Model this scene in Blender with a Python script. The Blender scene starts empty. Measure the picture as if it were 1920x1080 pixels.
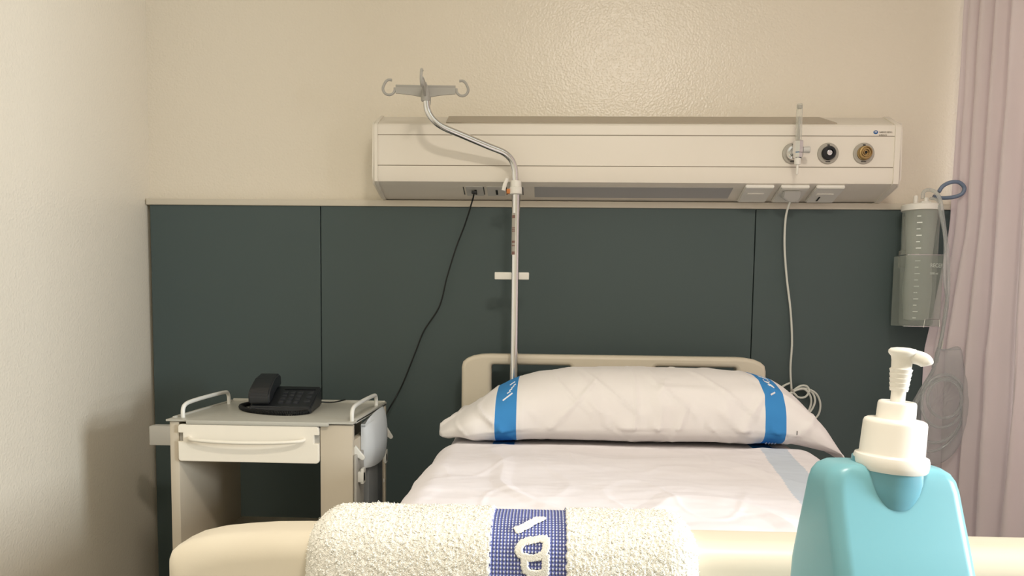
import bpy, bmesh, math, random
import numpy as np
from mathutils import Vector, Matrix, noise
random.seed(7)
S = bpy.context.scene
C = S.collection
PI = math.pi

# ---------------------------------------------------------------- camera
F = 1495.0                                   # focal length in pixels of the 1920 frame
PX, PY = 960.0, 700.0                        # optical axis in the frame (the photo is a crop)
CAM = Vector((0, -2.5, 1.1))
MR = (Matrix.Rotation(math.radians(2.4), 3, 'Z') @ Matrix.Rotation(math.radians(90-4.6), 3, 'X')
      @ Matrix.Rotation(math.radians(0.7), 3, 'Z'))
cd = bpy.data.cameras.new('camera'); cam = bpy.data.objects.new('camera', cd); C.objects.link(cam)
cam.location = CAM; cam.rotation_euler = MR.to_euler()
cd.sensor_width = 36; cd.sensor_fit = 'HORIZONTAL'; cd.lens = F/1920*36
cd.shift_y = (PY-540)/1920
cd.clip_start = 0.02
S.camera = cam

# ---------------------------------------------------------------- world, daylight, ceiling lamp, exposure
w = bpy.data.worlds.new('world'); S.world = w; w.use_nodes = True
w.node_tree.nodes['Background'].inputs[0].default_value = (0.75, 0.85, 1.0, 1)
w.node_tree.nodes['Background'].inputs[1].default_value = 1.0
def area(name, loc, target, sx, sy, power, color):
    l = bpy.data.lights.new(name, 'AREA'); l.shape = 'RECTANGLE'; l.size = sx; l.size_y = sy
    l.energy = power; l.color = color
    o = bpy.data.objects.new(name, l); C.objects.link(o); o.location = loc
    o.rotation_euler = (Vector(target)-Vector(loc)).to_track_quat('-Z', 'Y').to_euler()
    return o
area('window_daylight', (2.36, -2.45, 1.35), (-1, -1.6, 1.0),   .55, .6, 106, (0.84, 0.93, 1.0))
area('window_daylight_far', (2.36, -.66, 1.0), (1.3, -.5, 1.0), .6, .7, 25, (0.9, 0.94, 1.0))
area('ceiling_lamp_light', (0.41, -2.5, 2.625), (0.41, -2.1, 0.0), 0.30, 0.24, 40, (1.0, 0.92, 0.81))
S.view_settings.view_transform = 'Standard'; S.view_settings.look = 'None'
S.view_settings.gamma = 1; S.view_settings.use_curve_mapping = False
S.view_settings.exposure = -0.37

# ---------------------------------------------------------------- measuring helpers: a sight line met with a plane
def _ray(x, y): return MR @ Vector(((x-PX)/F, -(y-PY)/F, -1))
def at(x, y, Y):
    d = _ray(x, y); return CAM + d*((Y-CAM.y)/d.y)
def atx(x, y, X):
    d = _ray(x, y); return CAM + d*((X-CAM.x)/d.x)
def atz(x, y, Z):
    d = _ray(x, y); return CAM + d*((Z-CAM.z)/d.z)

# ---------------------------------------------------------------- materials
def lin(c):
    return tuple((v/12.92 if v <= .04045 else ((v+.055)/1.055)**2.4) for v in (k/255 for k in c))+(1,)
def mat(name, rgb, rough=.5, metal=0, spec=.5, bump=None, trans=0, alpha=1, sss=0, ior=1.45, coat=0):
    m = bpy.data.materials.new(name); m.use_nodes = True
    nt = m.node_tree; b = nt.nodes['Principled BSDF']
    b.inputs['Base Color'].default_value = lin(rgb)
    b.inputs['Roughness'].default_value = rough
    b.inputs['Metallic'].default_value = metal
    b.inputs['Specular IOR Level'].default_value = spec
    b.inputs['Transmission Weight'].default_value = trans
    b.inputs['Alpha'].default_value = alpha
    b.inputs['IOR'].default_value = ior
    b.inputs['Coat Weight'].default_value = coat
    if sss:
        b.inputs['Subsurface Weight'].default_value = sss
        b.inputs['Subsurface Radius'].default_value = (1, 1, 1); b.inputs['Subsurface Scale'].default_value = .006
    if bump:
        sc, st, dist = bump[:3]
        tc = nt.nodes.new('ShaderNodeTexCoord'); n = nt.nodes.new('ShaderNodeTexNoise'); bp = nt.nodes.new('ShaderNodeBump')
        n.inputs['Scale'].default_value = sc; n.inputs['Detail'].default_value = 3
        bp.inputs['Strength'].default_value = st; bp.inputs['Distance'].default_value = dist
        nt.links.new(tc.outputs['Object'], n.inputs['Vector']); nt.links.new(n.outputs['Fac'], bp.inputs['Height'])
        nt.links.new(bp.outputs['Normal'], b.inputs['Normal'])
    return m
def wall_mat():
    m = mat('cream_textured_wall_paint', (234, 224, 206), .25, spec=.5)
    nt = m.node_tree; b = nt.nodes['Principled BSDF']
    tc = nt.nodes.new('ShaderNodeTexCoord')
    v = nt.nodes.new('ShaderNodeTexVoronoi'); v.inputs['Scale'].default_value = 175; v.feature = 'SMOOTH_F1'
    n = nt.nodes.new('ShaderNodeTexNoise'); n.inputs['Scale'].default_value = 120; n.inputs['Detail'].default_value = 4
    a = nt.nodes.new('ShaderNodeMath'); a.operation = 'MULTIPLY_ADD'; a.inputs[1].default_value = .7
    bp = nt.nodes.new('ShaderNodeBump'); bp.inputs['Strength'].default_value = .7; bp.inputs['Distance'].default_value = .0012
    nt.links.new(tc.outputs['Object'], v.inputs['Vector']); nt.links.new(tc.outputs['Object'], n.inputs['Vector'])
    nt.links.new(n.outputs['Fac'], a.inputs[0]); nt.links.new(v.outputs['Distance'], a.inputs[2])
    nt.links.new(a.outputs[0], bp.inputs['Height']); nt.links.new(bp.outputs['Normal'], b.inputs['Normal'])
    return m
def cloth_mat(name, rgb, weave=900, st=.25, translucent=0, rough=.9):
    m = mat(name, rgb, rough, spec=.15, bump=(weave, st, .0004))
    if translucent:
        nt = m.node_tree; b = nt.nodes['Principled BSDF']; out = nt.nodes['Material Output']
        t = nt.nodes.new('ShaderNodeBsdfTranslucent'); t.inputs[0].default_value = lin(rgb)
        mx = nt.nodes.new('ShaderNodeMixShader'); mx.inputs[0].default_value = translucent
        nt.links.new(b.outputs[0], mx.inputs[1]); nt.links.new(t.outputs[0], mx.inputs[2]); nt.links.new(mx.outputs[0], out.inputs[0])
    return m
def film_mat(name, rgb, face, rough=.15):
    """clear plastic film: mostly see-through, a little haze and gloss"""
    m = bpy.data.materials.new(name); m.use_nodes = True; nt = m.node_tree
    b = nt.nodes['Principled BSDF']; out = nt.nodes['Material Output']
    b.inputs['Base Color'].default_value = lin(rgb); b.inputs['Roughness'].default_value = rough
    t = nt.nodes.new('ShaderNodeBsdfTransparent'); t.inputs[0].default_value = (.96, .97, .96, 1)
    mx = nt.nodes.new('ShaderNodeMixShader'); lw = nt.nodes.new('ShaderNodeLayerWeight'); lw.inputs[0].default_value = .35
    mr = nt.nodes.new('ShaderNodeMapRange'); mr.inputs['To Min'].default_value = face; mr.inputs['To Max'].default_value = min(1, face+.45)
    nt.links.new(lw.outputs['Facing'], mr.inputs['Value']); nt.links.new(mr.outputs[0], mx.inputs[0])
    nt.links.new(t.outputs[0], mx.inputs[1]); nt.links.new(b.outputs[0], mx.inputs[2]); nt.links.new(mx.outputs[0], out.inputs[0])
    return m
def towel_band_mat():
    m = mat('woven_blue_band', (96, 108, 172), .9, spec=.1)
    nt = m.node_tree; b = nt.nodes['Principled BSDF']
    uv = nt.nodes.new('ShaderNodeUVMap'); sp = nt.nodes.new('ShaderNodeSeparateXYZ')
    nt.links.new(uv.outputs[0], sp.inputs[0])
    def sine(sock, f):
        a = nt.nodes.new('ShaderNodeMath'); a.operation = 'MULTIPLY'; a.inputs[1].default_value = f
        s = nt.nodes.new('ShaderNodeMath'); s.operation = 'SINE'
        nt.links.new(sock, a.inputs[0]); nt.links.new(a.outputs[0], s.inputs[0]); return s.outputs[0]
    sx = sine(sp.outputs[0], 2*PI/.0022); sy = sine(sp.outputs[1], 2*PI/.0026)
    ad = nt.nodes.new('ShaderNodeMath'); ad.operation = 'MULTIPLY_ADD'; ad.inputs[1].default_value = .55
    nt.links.new(sy, ad.inputs[0]); nt.links.new(sx, ad.inputs[2])
    r = nt.nodes.new('ShaderNodeValToRGB'); r.color_ramp.elements[0].position = .0; r.color_ramp.elements[0].color = lin((98, 104, 156))
    r.color_ramp.elements[1].position = .95; r.color_ramp.elements[1].color = lin((232, 236, 250))
    e = r.color_ramp.elements.new(.55); e.color = lin((124, 132, 186))
    nt.links.new(ad.outputs[0], r.inputs[0]); nt.links.new(r.outputs[0], b.inputs['Base Color'])
    bp = nt.nodes.new('ShaderNodeBump'); bp.inputs['Strength'].default_value = .7; bp.inputs['Distance'].default_value = .0008
    nt.links.new(ad.outputs[0], bp.inputs['Height']); nt.links.new(bp.outputs['Normal'], b.inputs['Normal'])
    return m

M = dict(
    wall=wall_mat(),
    ceil=mat('white_ceiling_paint', (235, 232, 222), .8),
    floor=mat('grey_vinyl_floor', (150, 146, 138), .4, bump=(60, .1, .001)),
    panel=mat('dark_green_laminate', (78, 90, 89), .5, spec=.3, bump=(500, .12, .0004)),
    seam=mat('black_panel_gap', (12, 16, 15), .8),
    alu=mat('cream_painted_trim', (214, 205, 188), .4, bump=(200, .05, .0005)),
    unit=mat('warm_white_enamel', (238, 230, 216), .28, spec=.5),
    unitunder=mat('warm_white_enamel_underside', (225, 220, 208), .35),
    greylens=mat('grey_lamp_lens', (178, 176, 174), .45, bump=(300, .1, .0004)),
    toplens=mat('taupe_lamp_lens', (176, 164, 146), .35),
    groove=mat('groove_shadow_gap', (150, 138, 120), .7),
    plastic=mat('white_plastic', (238, 234, 224), .35),
    greyplastic=mat('grey_plastic_hooks', (176, 172, 164), .45),
    socketgrey=mat('socket_grey_plastic', (206, 203, 196), .4),
    dark=mat('black_plastic', (22, 23, 26), .35),
    black=mat('matte_black', (14, 15, 16), .6),
    phone=mat('telephone_black_plastic', (34, 36, 39), .42, bump=(900, .1, .0003)),
    button=mat('dark_grey_button', (52, 54, 58), .5),
    chrome=mat('chrome', (222, 222, 222), .09, metal=1),
    brass=mat('brass', (168, 142, 96), .35, metal=1),
    outlet=mat('grey_outlet_plate', (178, 172, 160), .45, metal=.2),
    bed=mat('beige_bed_board_plastic', (222, 211, 190), .38, spec=.5, bump=(700, .06, .0004)),
    bedframe=mat('bed_frame_enamel', (190, 186, 174), .4),
    cab=mat('cream_cabinet_enamel', (202, 190, 170), .38, bump=(600, .04, .0003)),
    cabtop=mat('pale_grey_cabinet_top', (190, 187, 176), .35, bump=(150, .08, .0004)),
    cabwhite=mat('cream_drawer_front', (246, 238, 222), .35),
    white=mat('white_rod', (232, 230, 222), .3),
    leafgrey=mat('grey_leaf_panel', (128, 130, 131), .5),
    leafdark=mat('dark_grey_leaf_panel', (92, 94, 96), .5),
    milky=mat('milky_plastic', (214, 217, 218), .35, sss=.3),
    pillow=cloth_mat('white_pillowcase_cotton', (247, 242, 239)),
    sheet=cloth_mat('white_bed_sheet', (246, 240, 242)),
    undersheet=cloth_mat('white_under_sheet', (246, 240, 240)),
    palestripe=cloth_mat('pale_blue_stripe_under_thin_sheet', (212, 220, 232)),
    blue=cloth_mat('blue_printed_stripe', (70, 146, 212)),
    print_white=cloth_mat('white_print', (242, 244, 246)),
    mattress=mat('pale_mattress', (214, 214, 210), .8),
    towel=mat('cream_terry', (255, 250, 238), 1.0, spec=.05, bump=(1400, .9, .0014)),
    loop=mat('cream_terry_loop', (255, 251, 240), 1.0, spec=.05, sss=.2),
    band=towel_band_mat(),
    bottle=mat('translucent_cyan_plastic', (122, 178, 188), .32, spec=.5, sss=.3),
    neck=mat('cyan_plastic_neck', (112, 170, 184), .32, spec=.5, sss=.3),
    pump=mat('white_pump_plastic', (244, 238, 228), .3, sss=.25),
    curtain=cloth_mat('lilac_grey_curtain', (234, 224, 222), 700, .3, .45),
    cablewhite=mat('white_cable', (218, 218, 208), .4),
    cableblack=mat('black_cable', (16, 20, 20), .45),
    tube=film_mat('clear_tube', (210, 212, 210), .3),
    bluetube=mat('blue_grey_tube', (112, 126, 148), .3),
    film=film_mat('clear_plastic_bag', (190, 190, 192), .2, .25),
    jar=film_mat('clear_canister', (196, 202, 192), .18, .12),
    jarinner=film_mat('milky_canister_liner', (222, 224, 214), .36, .3),
    mark=mat('white_scale_marks', (240, 242, 235), .6),
    glass=film_mat('flowmeter_tube', (232, 230, 220), .22, .08),
    logo=mat('emblem_blue', (38, 92, 150), .5),
    ink=mat('brown_grey_ink', (112, 98, 80), .6),
    orange=mat('orange_plastic', (205, 128, 66), .5),
    sticker=mat('grey_pole_label', (176, 170, 160), .5),
    stickerink=mat('red_brown_label_ink', (132, 100, 92), .6),
    windowframe=mat('white_window_frame', (236, 236, 232), .4),
    pane=film_mat('window_pane', (240, 245, 250), .04, .05),
    rubber=mat('dark_rubber', (40, 40, 42), .7),
)
lampm = bpy.data.materials.new('lamp_diffuser'); lampm.use_nodes = True
_b = lampm.node_tree.nodes['Principled BSDF']; _b.inputs['Emission Color'].default_value = (1, .88, .7, 1); _b.inputs['Emission Strength'].default_value = 4

# ---------------------------------------------------------------- mesh helpers
def link_mesh(name, me, m, parent=None, smooth=None):
    mats = m if isinstance(m, (list, tuple)) else [m]
    for k in mats: me.materials.append(k)
    if smooth is not None:
        me.polygons.foreach_set('use_smooth', [True]*len(me.polygons))
        if smooth < 179: me.set_sharp_from_angle(angle=math.radians(smooth))
    o = bpy.data.objects.new(name, me); C.objects.link(o)
    if parent is not None:
        o.parent = parent
        o.matrix_parent_inverse = Matrix.Identity(4)
        o.location = -world_loc(parent)
        if parent.get('_rot') is not None: pass
    return o
_wl = {}
def world_loc(o): return _wl.get(o.name, Vector((0, 0, 0)))
def obj(name, bm, m, parent=None, smooth=35):
    bmesh.ops.recalc_face_normals(bm, faces=bm.faces)
    me = bpy.data.meshes.new(name); bm.to_mesh(me); bm.free()
    o = link_mesh(name, me, m, parent, smooth)
    _wl[o.name] = Vector((0, 0, 0))           # part meshes carry world coordinates, origins cancel out
    return o
def thing(name, label, cat, loc=(0, 0, 0), group=None):
    o = bpy.data.objects.new(name, None); C.objects.link(o); o.location = loc; o.empty_display_size = .05
    _wl[o.name] = Vector(loc); o['label'] = label; o['category'] = cat
    if group: o['group'] = group
    return o
def tag(o, label, cat, group=None):
    o['label'] = label; o['category'] = cat
    if group: o['group'] = group
    return o
def struct(name, bm, m, smooth=35):
    o = obj(name, bm, m, None, smooth); o['kind'] = 'structure'; return o

def box(bm, x0, x1, y0, y1, z0, z1, bev=0, seg=2, mi=0):
    vs = [bm.verts.new((x, y, z)) for x in (x0, x1) for y in (y0, y1) for z in (z0, z1)]
    fs = [bm.faces.new([vs[i] for i in f]) for f in ((0, 1, 3, 2), (4, 6, 7, 5), (0, 4, 5, 1), (2, 3, 7, 6), (0, 2, 6, 4), (1, 5, 7, 3))]
    for f in fs: f.material_index = mi
    if bev:
        es = list({e for f in fs for e in f.edges})
        bmesh.ops.bevel(bm, geom=es, offset=bev, segments=seg, affect='EDGES', profile=.5)
    return vs
def boxm(*a, **k):
    bm = bmesh.new(); box(bm, *a, **k); return bm
def spline(pts, n=8):
    P = [Vector(p) for p in pts]; out = []
    for i in range(len(P)-1):
        p0 = P[i-1] if i else P[0]*2-P[1]; p1 = P[i]; p2 = P[i+1]; p3 = P[i+2] if i+2 < len(P) else P[-1]*2-P[-2]
        for k in range(n):
            t = k/n
            out.append(.5*((2*p1)+(p2-p0)*t+(2*p0-5*p1+4*p2-p3)*t*t+(3*p1-p0-3*p2+p3)*t**3))
    out.append(P[-1]); return out
def tube(bm, pts, r, seg=12, caps=True, flat=1.0):
    """sweep a circle (radius r or list) along pts"""
    pts = [Vector(p) for p in pts]; n = len(pts)
    R = r if isinstance(r, (list, tuple)) else [r]*n
    up = Vector((0, 0, 1)); rings = []
    t0 = (pts[1]-pts[0]).normalized()
    if abs(t0.dot(up)) > .95: up = Vector((0, 1, 0))
    nrm = (up-t0*up.dot(t0)).normalized()
    for i, p in enumerate(pts):
        t = (pts[min(i+1, n-1)]-pts[max(i-1, 0)])
        if t.length < 1e-9: t = t0.copy()
        t.normalize()
        nrm = (nrm-t*nrm.dot(t)).normalized(); b = t.cross(nrm)
        rings.append([bm.verts.new(p+(nrm*math.cos(a)+b*math.sin(a)*flat)*R[i]) for a in (2*PI*k/seg for k in range(seg))])
    for a, c in zip(rings, rings[1:]):
        for k in range(seg): bm.faces.new((a[k], a[(k+1) % seg], c[(k+1) % seg], c[k]))
    if caps: bm.faces.new(rings[0][::-1]); bm.faces.new(rings[-1])
def lathe(bm, prof, mtx=Matrix.Identity(4), seg=40, cap=True):
    """prof: (radius, height) along local z"""
    rings = []
    for r, z in prof:
        rings.append([bm.verts.new(mtx @ Vector((r*math.cos(2*PI*k/seg), r*math.sin(2*PI*k/seg), z))) for k in range(seg)])
    for a, c in zip(rings, rings[1:]):
        for k in range(seg): bm.faces.new((a[k], a[(k+1) % seg], c[(k+1) % seg], c[k]))
    if cap:
        if prof[0][0] > 1e-6: bm.faces.new(rings[0][::-1])
        if prof[-1][0] > 1e-6: bm.faces.new(rings[-1])
def axis_m(loc, d):
    q = Vector(d).to_track_quat('Z', 'Y'); return Matrix.Translation(loc) @ q.to_matrix().to_4x4()
def prism(bm, poly, axis, a, b, mi=0):
    """poly: 2D points in the plane normal to axis ('x': (y,z), 'y': (x,z), 'z': (x,y))"""
    def P(p, t): return {'x': (t, p[0], p[1]), 'y': (p[0], t, p[1]), 'z': (p[0], p[1], t)}[axis]
    A = [bm.verts.new(P(p, a)) for p in poly]; B = [bm.verts.new(P(p, b)) for p in poly]
    n = len(poly); fs = [bm.faces.new(A), bm.faces.new(B[::-1])]
    for k in range(n): fs.append(bm.faces.new((A[k], B[k], B[(k+1) % n], A[(k+1) % n])))
    for f in fs: f.material_index = mi
    return fs
def plate2d(name, loops, y, thick, bev, m, parent=None, res=4):
    """filled outline with holes in the XZ plane, centred at depth y, with rounded edges"""
    cu = bpy.data.curves.new('outline', 'CURVE'); cu.dimensions = '2D'; cu.fill_mode = 'BOTH'
    for L in loops:
        s = cu.splines.new('POLY'); s.points.add(len(L)-1); s.use_cyclic_u = True
        for p, q in zip(s.points, L): p.co = (q[0], q[1], 0, 1)
    cu.extrude = max(thick/2-bev, 0); cu.bevel_depth = bev; cu.bevel_resolution = res; cu.offset = -bev
    t = bpy.data.objects.new('outline', cu); C.objects.link(t)
    dg = bpy.context.evaluated_depsgraph_get(); dg.update()
    me = bpy.data.meshes.new_from_object(t.evaluated_get(dg)); me.name = name
    bpy.data.objects.remove(t); bpy.data.curves.remove(cu)
    me.materials.clear()
    me.transform(Matrix.Translation((0, y, 0)) @ Matrix.Rotation(PI/2, 4, 'X'))
    o = link_mesh(name, me, m, parent, 40); _wl[o.name] = Vector((0, 0, 0)); return o
def rrect(x0, x1, z0, z1, r, n=6):
    out = []
    for cx, cz, a0 in ((x1-r, z1-r, 0), (x0+r, z1-r, 90), (x0+r, z0+r, 180), (x1-r, z0+r, 270)):
        for k in range(n+1):
            a = math.radians(a0+90*k/n); out.append((cx+r*math.cos(a), cz+r*math.sin(a)))
    return out
def text(name, s, size, loc, rot, m, parent, align='LEFT', xs=1, depth=.0002):
    cu = bpy.data.curves.new('lettering', 'FONT'); cu.body = s; cu.size = size; cu.extrude = depth; cu.align_x = align
    t = bpy.data.objects.new('lettering', cu); C.objects.link(t)
    dg = bpy.context.evaluated_depsgraph_get(); dg.update()
    me = bpy.data.meshes.new_from_object(t.evaluated_get(dg)); me.name = name
    bpy.data.objects.remove(t); bpy.data.curves.remove(cu); me.materials.clear()
    me.transform(Matrix.Translation(loc) @ rot @ Matrix.Scale(xs, 4, (1, 0, 0)))
    o = link_mesh(name, me, m, parent); _wl[o.name] = Vector((0, 0, 0)); return o
FACE = Matrix.Rotation(PI/2, 4, 'X')

# ================================================================ THE ROOM
XL, XR, YF, ZC = -1.254, 2.42, -4.6, 2.68
struct('floor', boxm(XL-.1, XR+.1, YF-.1, .1, -.1, 0), M['floor'])
struct('ceiling', boxm(XL-.1, XR+.1, YF-.1, .1, ZC, ZC+.1), M['ceil'])
struct('wall_back', boxm(XL-.1, XR+.1, 0, .1, 0, ZC), M['wall'])
struct('wall_left', boxm(XL-.1, XL, YF, 0, 0, ZC), M['wall'])
struct('wall_front', boxm(XL-.1, XR+.1, YF-.1, YF, 0, ZC), M['wall'])
wz0, wz1 = .7, 2.2
wins = ((-3.2, -1.7), (-1.25, -.2))
bm = bmesh.new(); e_ = YF
for a, b in wins: box(bm, XR, XR+.1, e_, a, 0, ZC); box(bm, XR, XR+.1, a, b, 0, wz0); box(bm, XR, XR+.1, a, b, wz1, ZC); e_ = b
box(bm, XR, XR+.1, e_, 0, 0, ZC)
struct('wall_right', bm, M['wall'])
for i, (wy0, wy1) in enumerate(wins):
    bm = bmesh.new()
    for a in (wy0, (wy0+wy1)/2-.02, wy1-.04): box(bm, XR+.03, XR+.08, a, a+.04, wz0, wz1)
    for a in (wz0, wz1-.04): box(bm, XR+.03, XR+.08, wy0, wy1, a, a+.04)
    wf = struct('window_%d' % (i+1), bm, M['windowframe'])
    obj('window_pane', boxm(XR+.05, XR+.056, wy0+.04, wy1-.04, wz0+.04, wz1-.04), M['pane'], wf)

# green wall panels, each slightly proud of the wall, with open joints
def zy(y, Y=-.03): return at(1000, y, Y).z
ZT = at(1000, 389, -.03).z
xs = [XL+.012, at(602, 560, -.03).x, at(1413, 520, -.03).x, 1.9]
for i in range(3):
    struct('trim_%d' % (i+1), boxm(xs[i]+.0014, xs[i+1]-.0014, -.03, 0, .1, ZT, bev=.001, seg=1), M['panel'])
struct('trim_4', boxm(XL+.014, 1.9, -.008, 0, .08, ZT-.004), M['seam'])
struct('trim_5', boxm(XL+.004, at(1698, 388, -.034).x, -.036, 0, ZT, ZT+.019, bev=.002), M['alu'])
struct('trim_6', boxm(at(1698, 388, -.034).x+.003, 1.9, -.036, 0, ZT+.001, ZT+.017, bev=.002), M['alu'])
struct('baseboard_back', boxm(XL, XR, -.034, 0, 0, .1), M['alu'])
struct('baseboard_left', boxm(XL, XL+.012, YF, 0, 0, .08), M['alu'])

# ceiling lamp
t = thing('ceiling_lamp', 'rectangular ceiling light with glowing diffuser above the foot of the bed', 'lamp', (.41, -2.5, ZC))
obj('frame', boxm(.08, .74, -2.7, -2.3, ZC-.04, ZC, bev=.006), M['white'], t)
obj('diffuser', boxm(.12, .70, -2.66, -2.34, ZC-.046, ZC-.04), lampm, t)

# ================================================================ BED HEAD UNIT
YU = -.155
def uz(y): return at(1195, y, YU).z
def ux(x, y=290): return at(x, y, YU).x
z_top, z_g1, z_g2, z_fb = uz(232), uz(254), uz(312), uz(340)
z_bb = ZT+.022
UX0, UX1 = ux(698), ux(1691)
unit = thing('bed_head_unit', 'long cream wall unit with gas outlets and sockets above the green panels', 'bed head unit', ((UX0+UX1)/2, 0, z_bb))
zk = at(1195, 220, -.07).z
prof = [(-.001, z_bb), (-.03, z_bb), (YU+.012, z_fb-.006), (YU+.004, z_fb-.003), (YU, z_fb+.008),
        (YU, z_g2-.0012), (YU+.002, z_g2-.0012), (YU+.002, z_g2+.0012), (YU, z_g2+.0012),
        (YU, z_g1-.0012), (YU+.002, z_g1-.0012), (YU+.002, z_g1+.0012), (YU, z_g1+.0012),
        (YU, z_top-.006), (YU+.003, z_top-.001), (YU+.009, z_top+.001), (-.07, zk), (-.001, zk)]
bm = bmesh.new(); prism(bm, prof, 'x', UX0+.016, UX1-.022)
obj('housing', bm, M['unit'], unit, 30)
for zz in (z_g1, z_g2): obj('groove', boxm(UX0+.016, UX1-.022, YU+.0012, YU+.0022, zz-.0012, zz+.0012), M['groove'], unit)
capp = [(-.001, z_bb-.004), (-.032, z_bb-.004), (YU+.01, z_fb-.010), (YU-.003, z_fb-.004), (YU-.004, z_fb+.01), (YU-.004, z_top-.014),
        (YU-.001, z_top-.003), (YU+.01, z_top+.0045), (-.07, zk+.003), (-.001, zk+.003)]
for a, b in ((UX0, UX0+.016), (UX1-.022, UX1)):
    bm = bmesh.new(); fs = prism(bm, capp, 'x', a, b)
    es = {e for f in fs for e in f.edges if abs(e.verts[0].co.x-e.verts[1].co.x) < 1e-6 and abs(e.verts[0].co.x-(a if a == UX0 else b)) < 1e-6}
    bmesh.ops.bevel(bm, geom=list(es), offset=.007, segments=3, affect='EDGES')
    obj('end_cap', bm, M['unit'], unit, 50)
# slanted top lens
def slope_pt(f): return (YU+.009+(-.07-YU-.009)*f, z_top+.001+(zk-z_top-.001)*f)
a, b = slope_pt(.08), slope_pt(.95)
bm = bmesh.new(); L0, L1 = at(838, 226, -.12).x, at(1552, 226, -.12).x
v = [(L0, a[0], a[1]), (L1+.02, a[0], a[1]), (L1-.01, b[0], b[1]), (L0, b[0], b[1])]
lo = [bm.verts.new(Vector(p)+Vector((0, 0, -.002))) for p in v]; hi = [bm.verts.new(Vector(p)+Vector((0, -.001, .003))) for p in v]
bm.faces.new(lo[::-1]); bm.faces.new(hi)
for k in range(4): bm.faces.new((lo[k], lo[(k+1) % 4], hi[(k+1) % 4], hi[k]))
obj('upper_lamp_lens', bm, M['toplens'], unit)['label'] = 'long taupe lens on the slanted top'
# the slanting underside: local frame
U0 = Vector((0, YU+.012, z_fb-.006)); U1 = Vector((0, -.03, z_bb)); ud = (U1-U0); un = Vector((0, -(ud.z), ud.y)).normalized()
if un.z > 0: un = -un
def under(px0, px1, f0, f1, h0, h1, bm=None, skew=0, bev=0):
    """slab on the underside: px of its front edge, fraction range towards the wall, height above the face"""
    own = bm is None
    if own: bm = bmesh.new()
    x0, x1 = at(px0, 350, -.13).x, at(px1, 350, -.13).x
    P = [Vector((x, 0, 0))+U0+ud*f for f in (f0, f1) for x in (x0, x1)]
    A = [bm.verts.new(p+un*h0) for p in P]; B = [bm.verts.new(p+un*h1) for p in P]
    fs = []
    for q in ((0, 1, 3, 2),): fs += [bm.faces.new([A[i] for i in q]), bm.faces.new([B[i] for i in q[::-1]])]
    for i, j in ((0, 1), (1, 3), (3, 2), (2, 0)): fs.append(bm.faces.new((A[i], A[j], B[j], B[i])))
    if bev: bmesh.ops.bevel(bm, geom=list({e for f in fs for e in f.edges}), offset=bev, segments=2, affect='EDGES')
    return bm
obj('lower_lamp_lens', under(1002, 1376, .18, .80, -.002, .001), M['greylens'], unit)['label'] = 'dark grey lens under the unit'
# flush sockets on the left
for px in (872, 912):
    s = obj('socket', under(px, px+33, .18, .72, -.001, .0018, bev=.0006), M['socketgrey'], unit)
    bm = bmesh.new(); under(px+16, px+20, .36, .64, .0015, .0024, bm); obj('slot', bm, M['dark'], s)
for px in (867, 905, 948, 979): obj('slit', under(px, px+1.6, .22, .66, .0, .0012), M['dark'], unit)
# raised sockets on the right
for i, px in enumerate((1396, 1462, 1528)):
    s = obj('socket', under(px, px+53, -.02, .86, -.001, .010, bev=.002), M['plastic'], unit)
    bm = under(px+9, px+40, .30, .42, .0095, .0125, bev=.0006); obj('cover_lip', bm, M['plastic'], s)
    if i == 2: bm = under(px+17, px+20, .5, .74, .0098, .0112); obj('slot', bm, M['dark'], s)
# gas outlets
def outlet(px, py, kind):
    c = at(px, py, YU); m = axis_m(c, (0, -1, 0))
    bm = bmesh.new(); lathe(bm, [(.0295, -.001), (.0295, .003), (.028, .0045), (.019, .005)], m, 48)
    o = obj('gas_outlet', bm, M['outlet'], unit)
    obj('marking', boxm(c.x-.004, c.x+.003, YU-.0055, YU-.0045, c.z+.0215, c.z+.0245), M['dark'], o)
    obj('marking', boxm(c.x-.007, c.x+.006, YU-.0055, YU-.0045, c.z-.0245, c.z-.0225), M['dark'], o)
    return c, m, o
c1, m1, o1 = outlet(1486, 288, 0)
c2, m2, o2 = outlet(1552, 288, 1)
bm = bmesh.new(); lathe(bm, [(.0195, .003), (.0195, .013), (.018, .0155), (.011, .0158), (.0105, .012), (.006, .012)], m2); obj('black_ring', bm, M['dark'], o2)
bm = bmesh.new(); lathe(bm, [(.0072, .012), (.0072, .0165), (.0055, .0168), (.005, .013), (.0005, .013)], m2, 24); obj('chrome_core', bm, M['chrome'], o2)
c3, m3, o3 = outlet(1619, 288, 2)
bm = bmesh.new(); lathe(bm, [(.0200, .003), (.0200, .010), (.0185, .011), (.0185, .018), (.0175, .0205), (.0145, .021), (.014, .018), (.0125, .018), (.012, .0205), (.0085, .0205), (.008, .016), (.0065, .016), (.006, .019), (.0042, .019), (.004, .012), (.0005, .012)], m3); obj('brass_coupling', bm, M['brass'], o3)
bm = bmesh.new(); lathe(bm, [(.0038, .012), (.0038, .0165), (.0005, .0165)], m3, 20); obj('dark_bore', bm, M['black'], o3)
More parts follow.
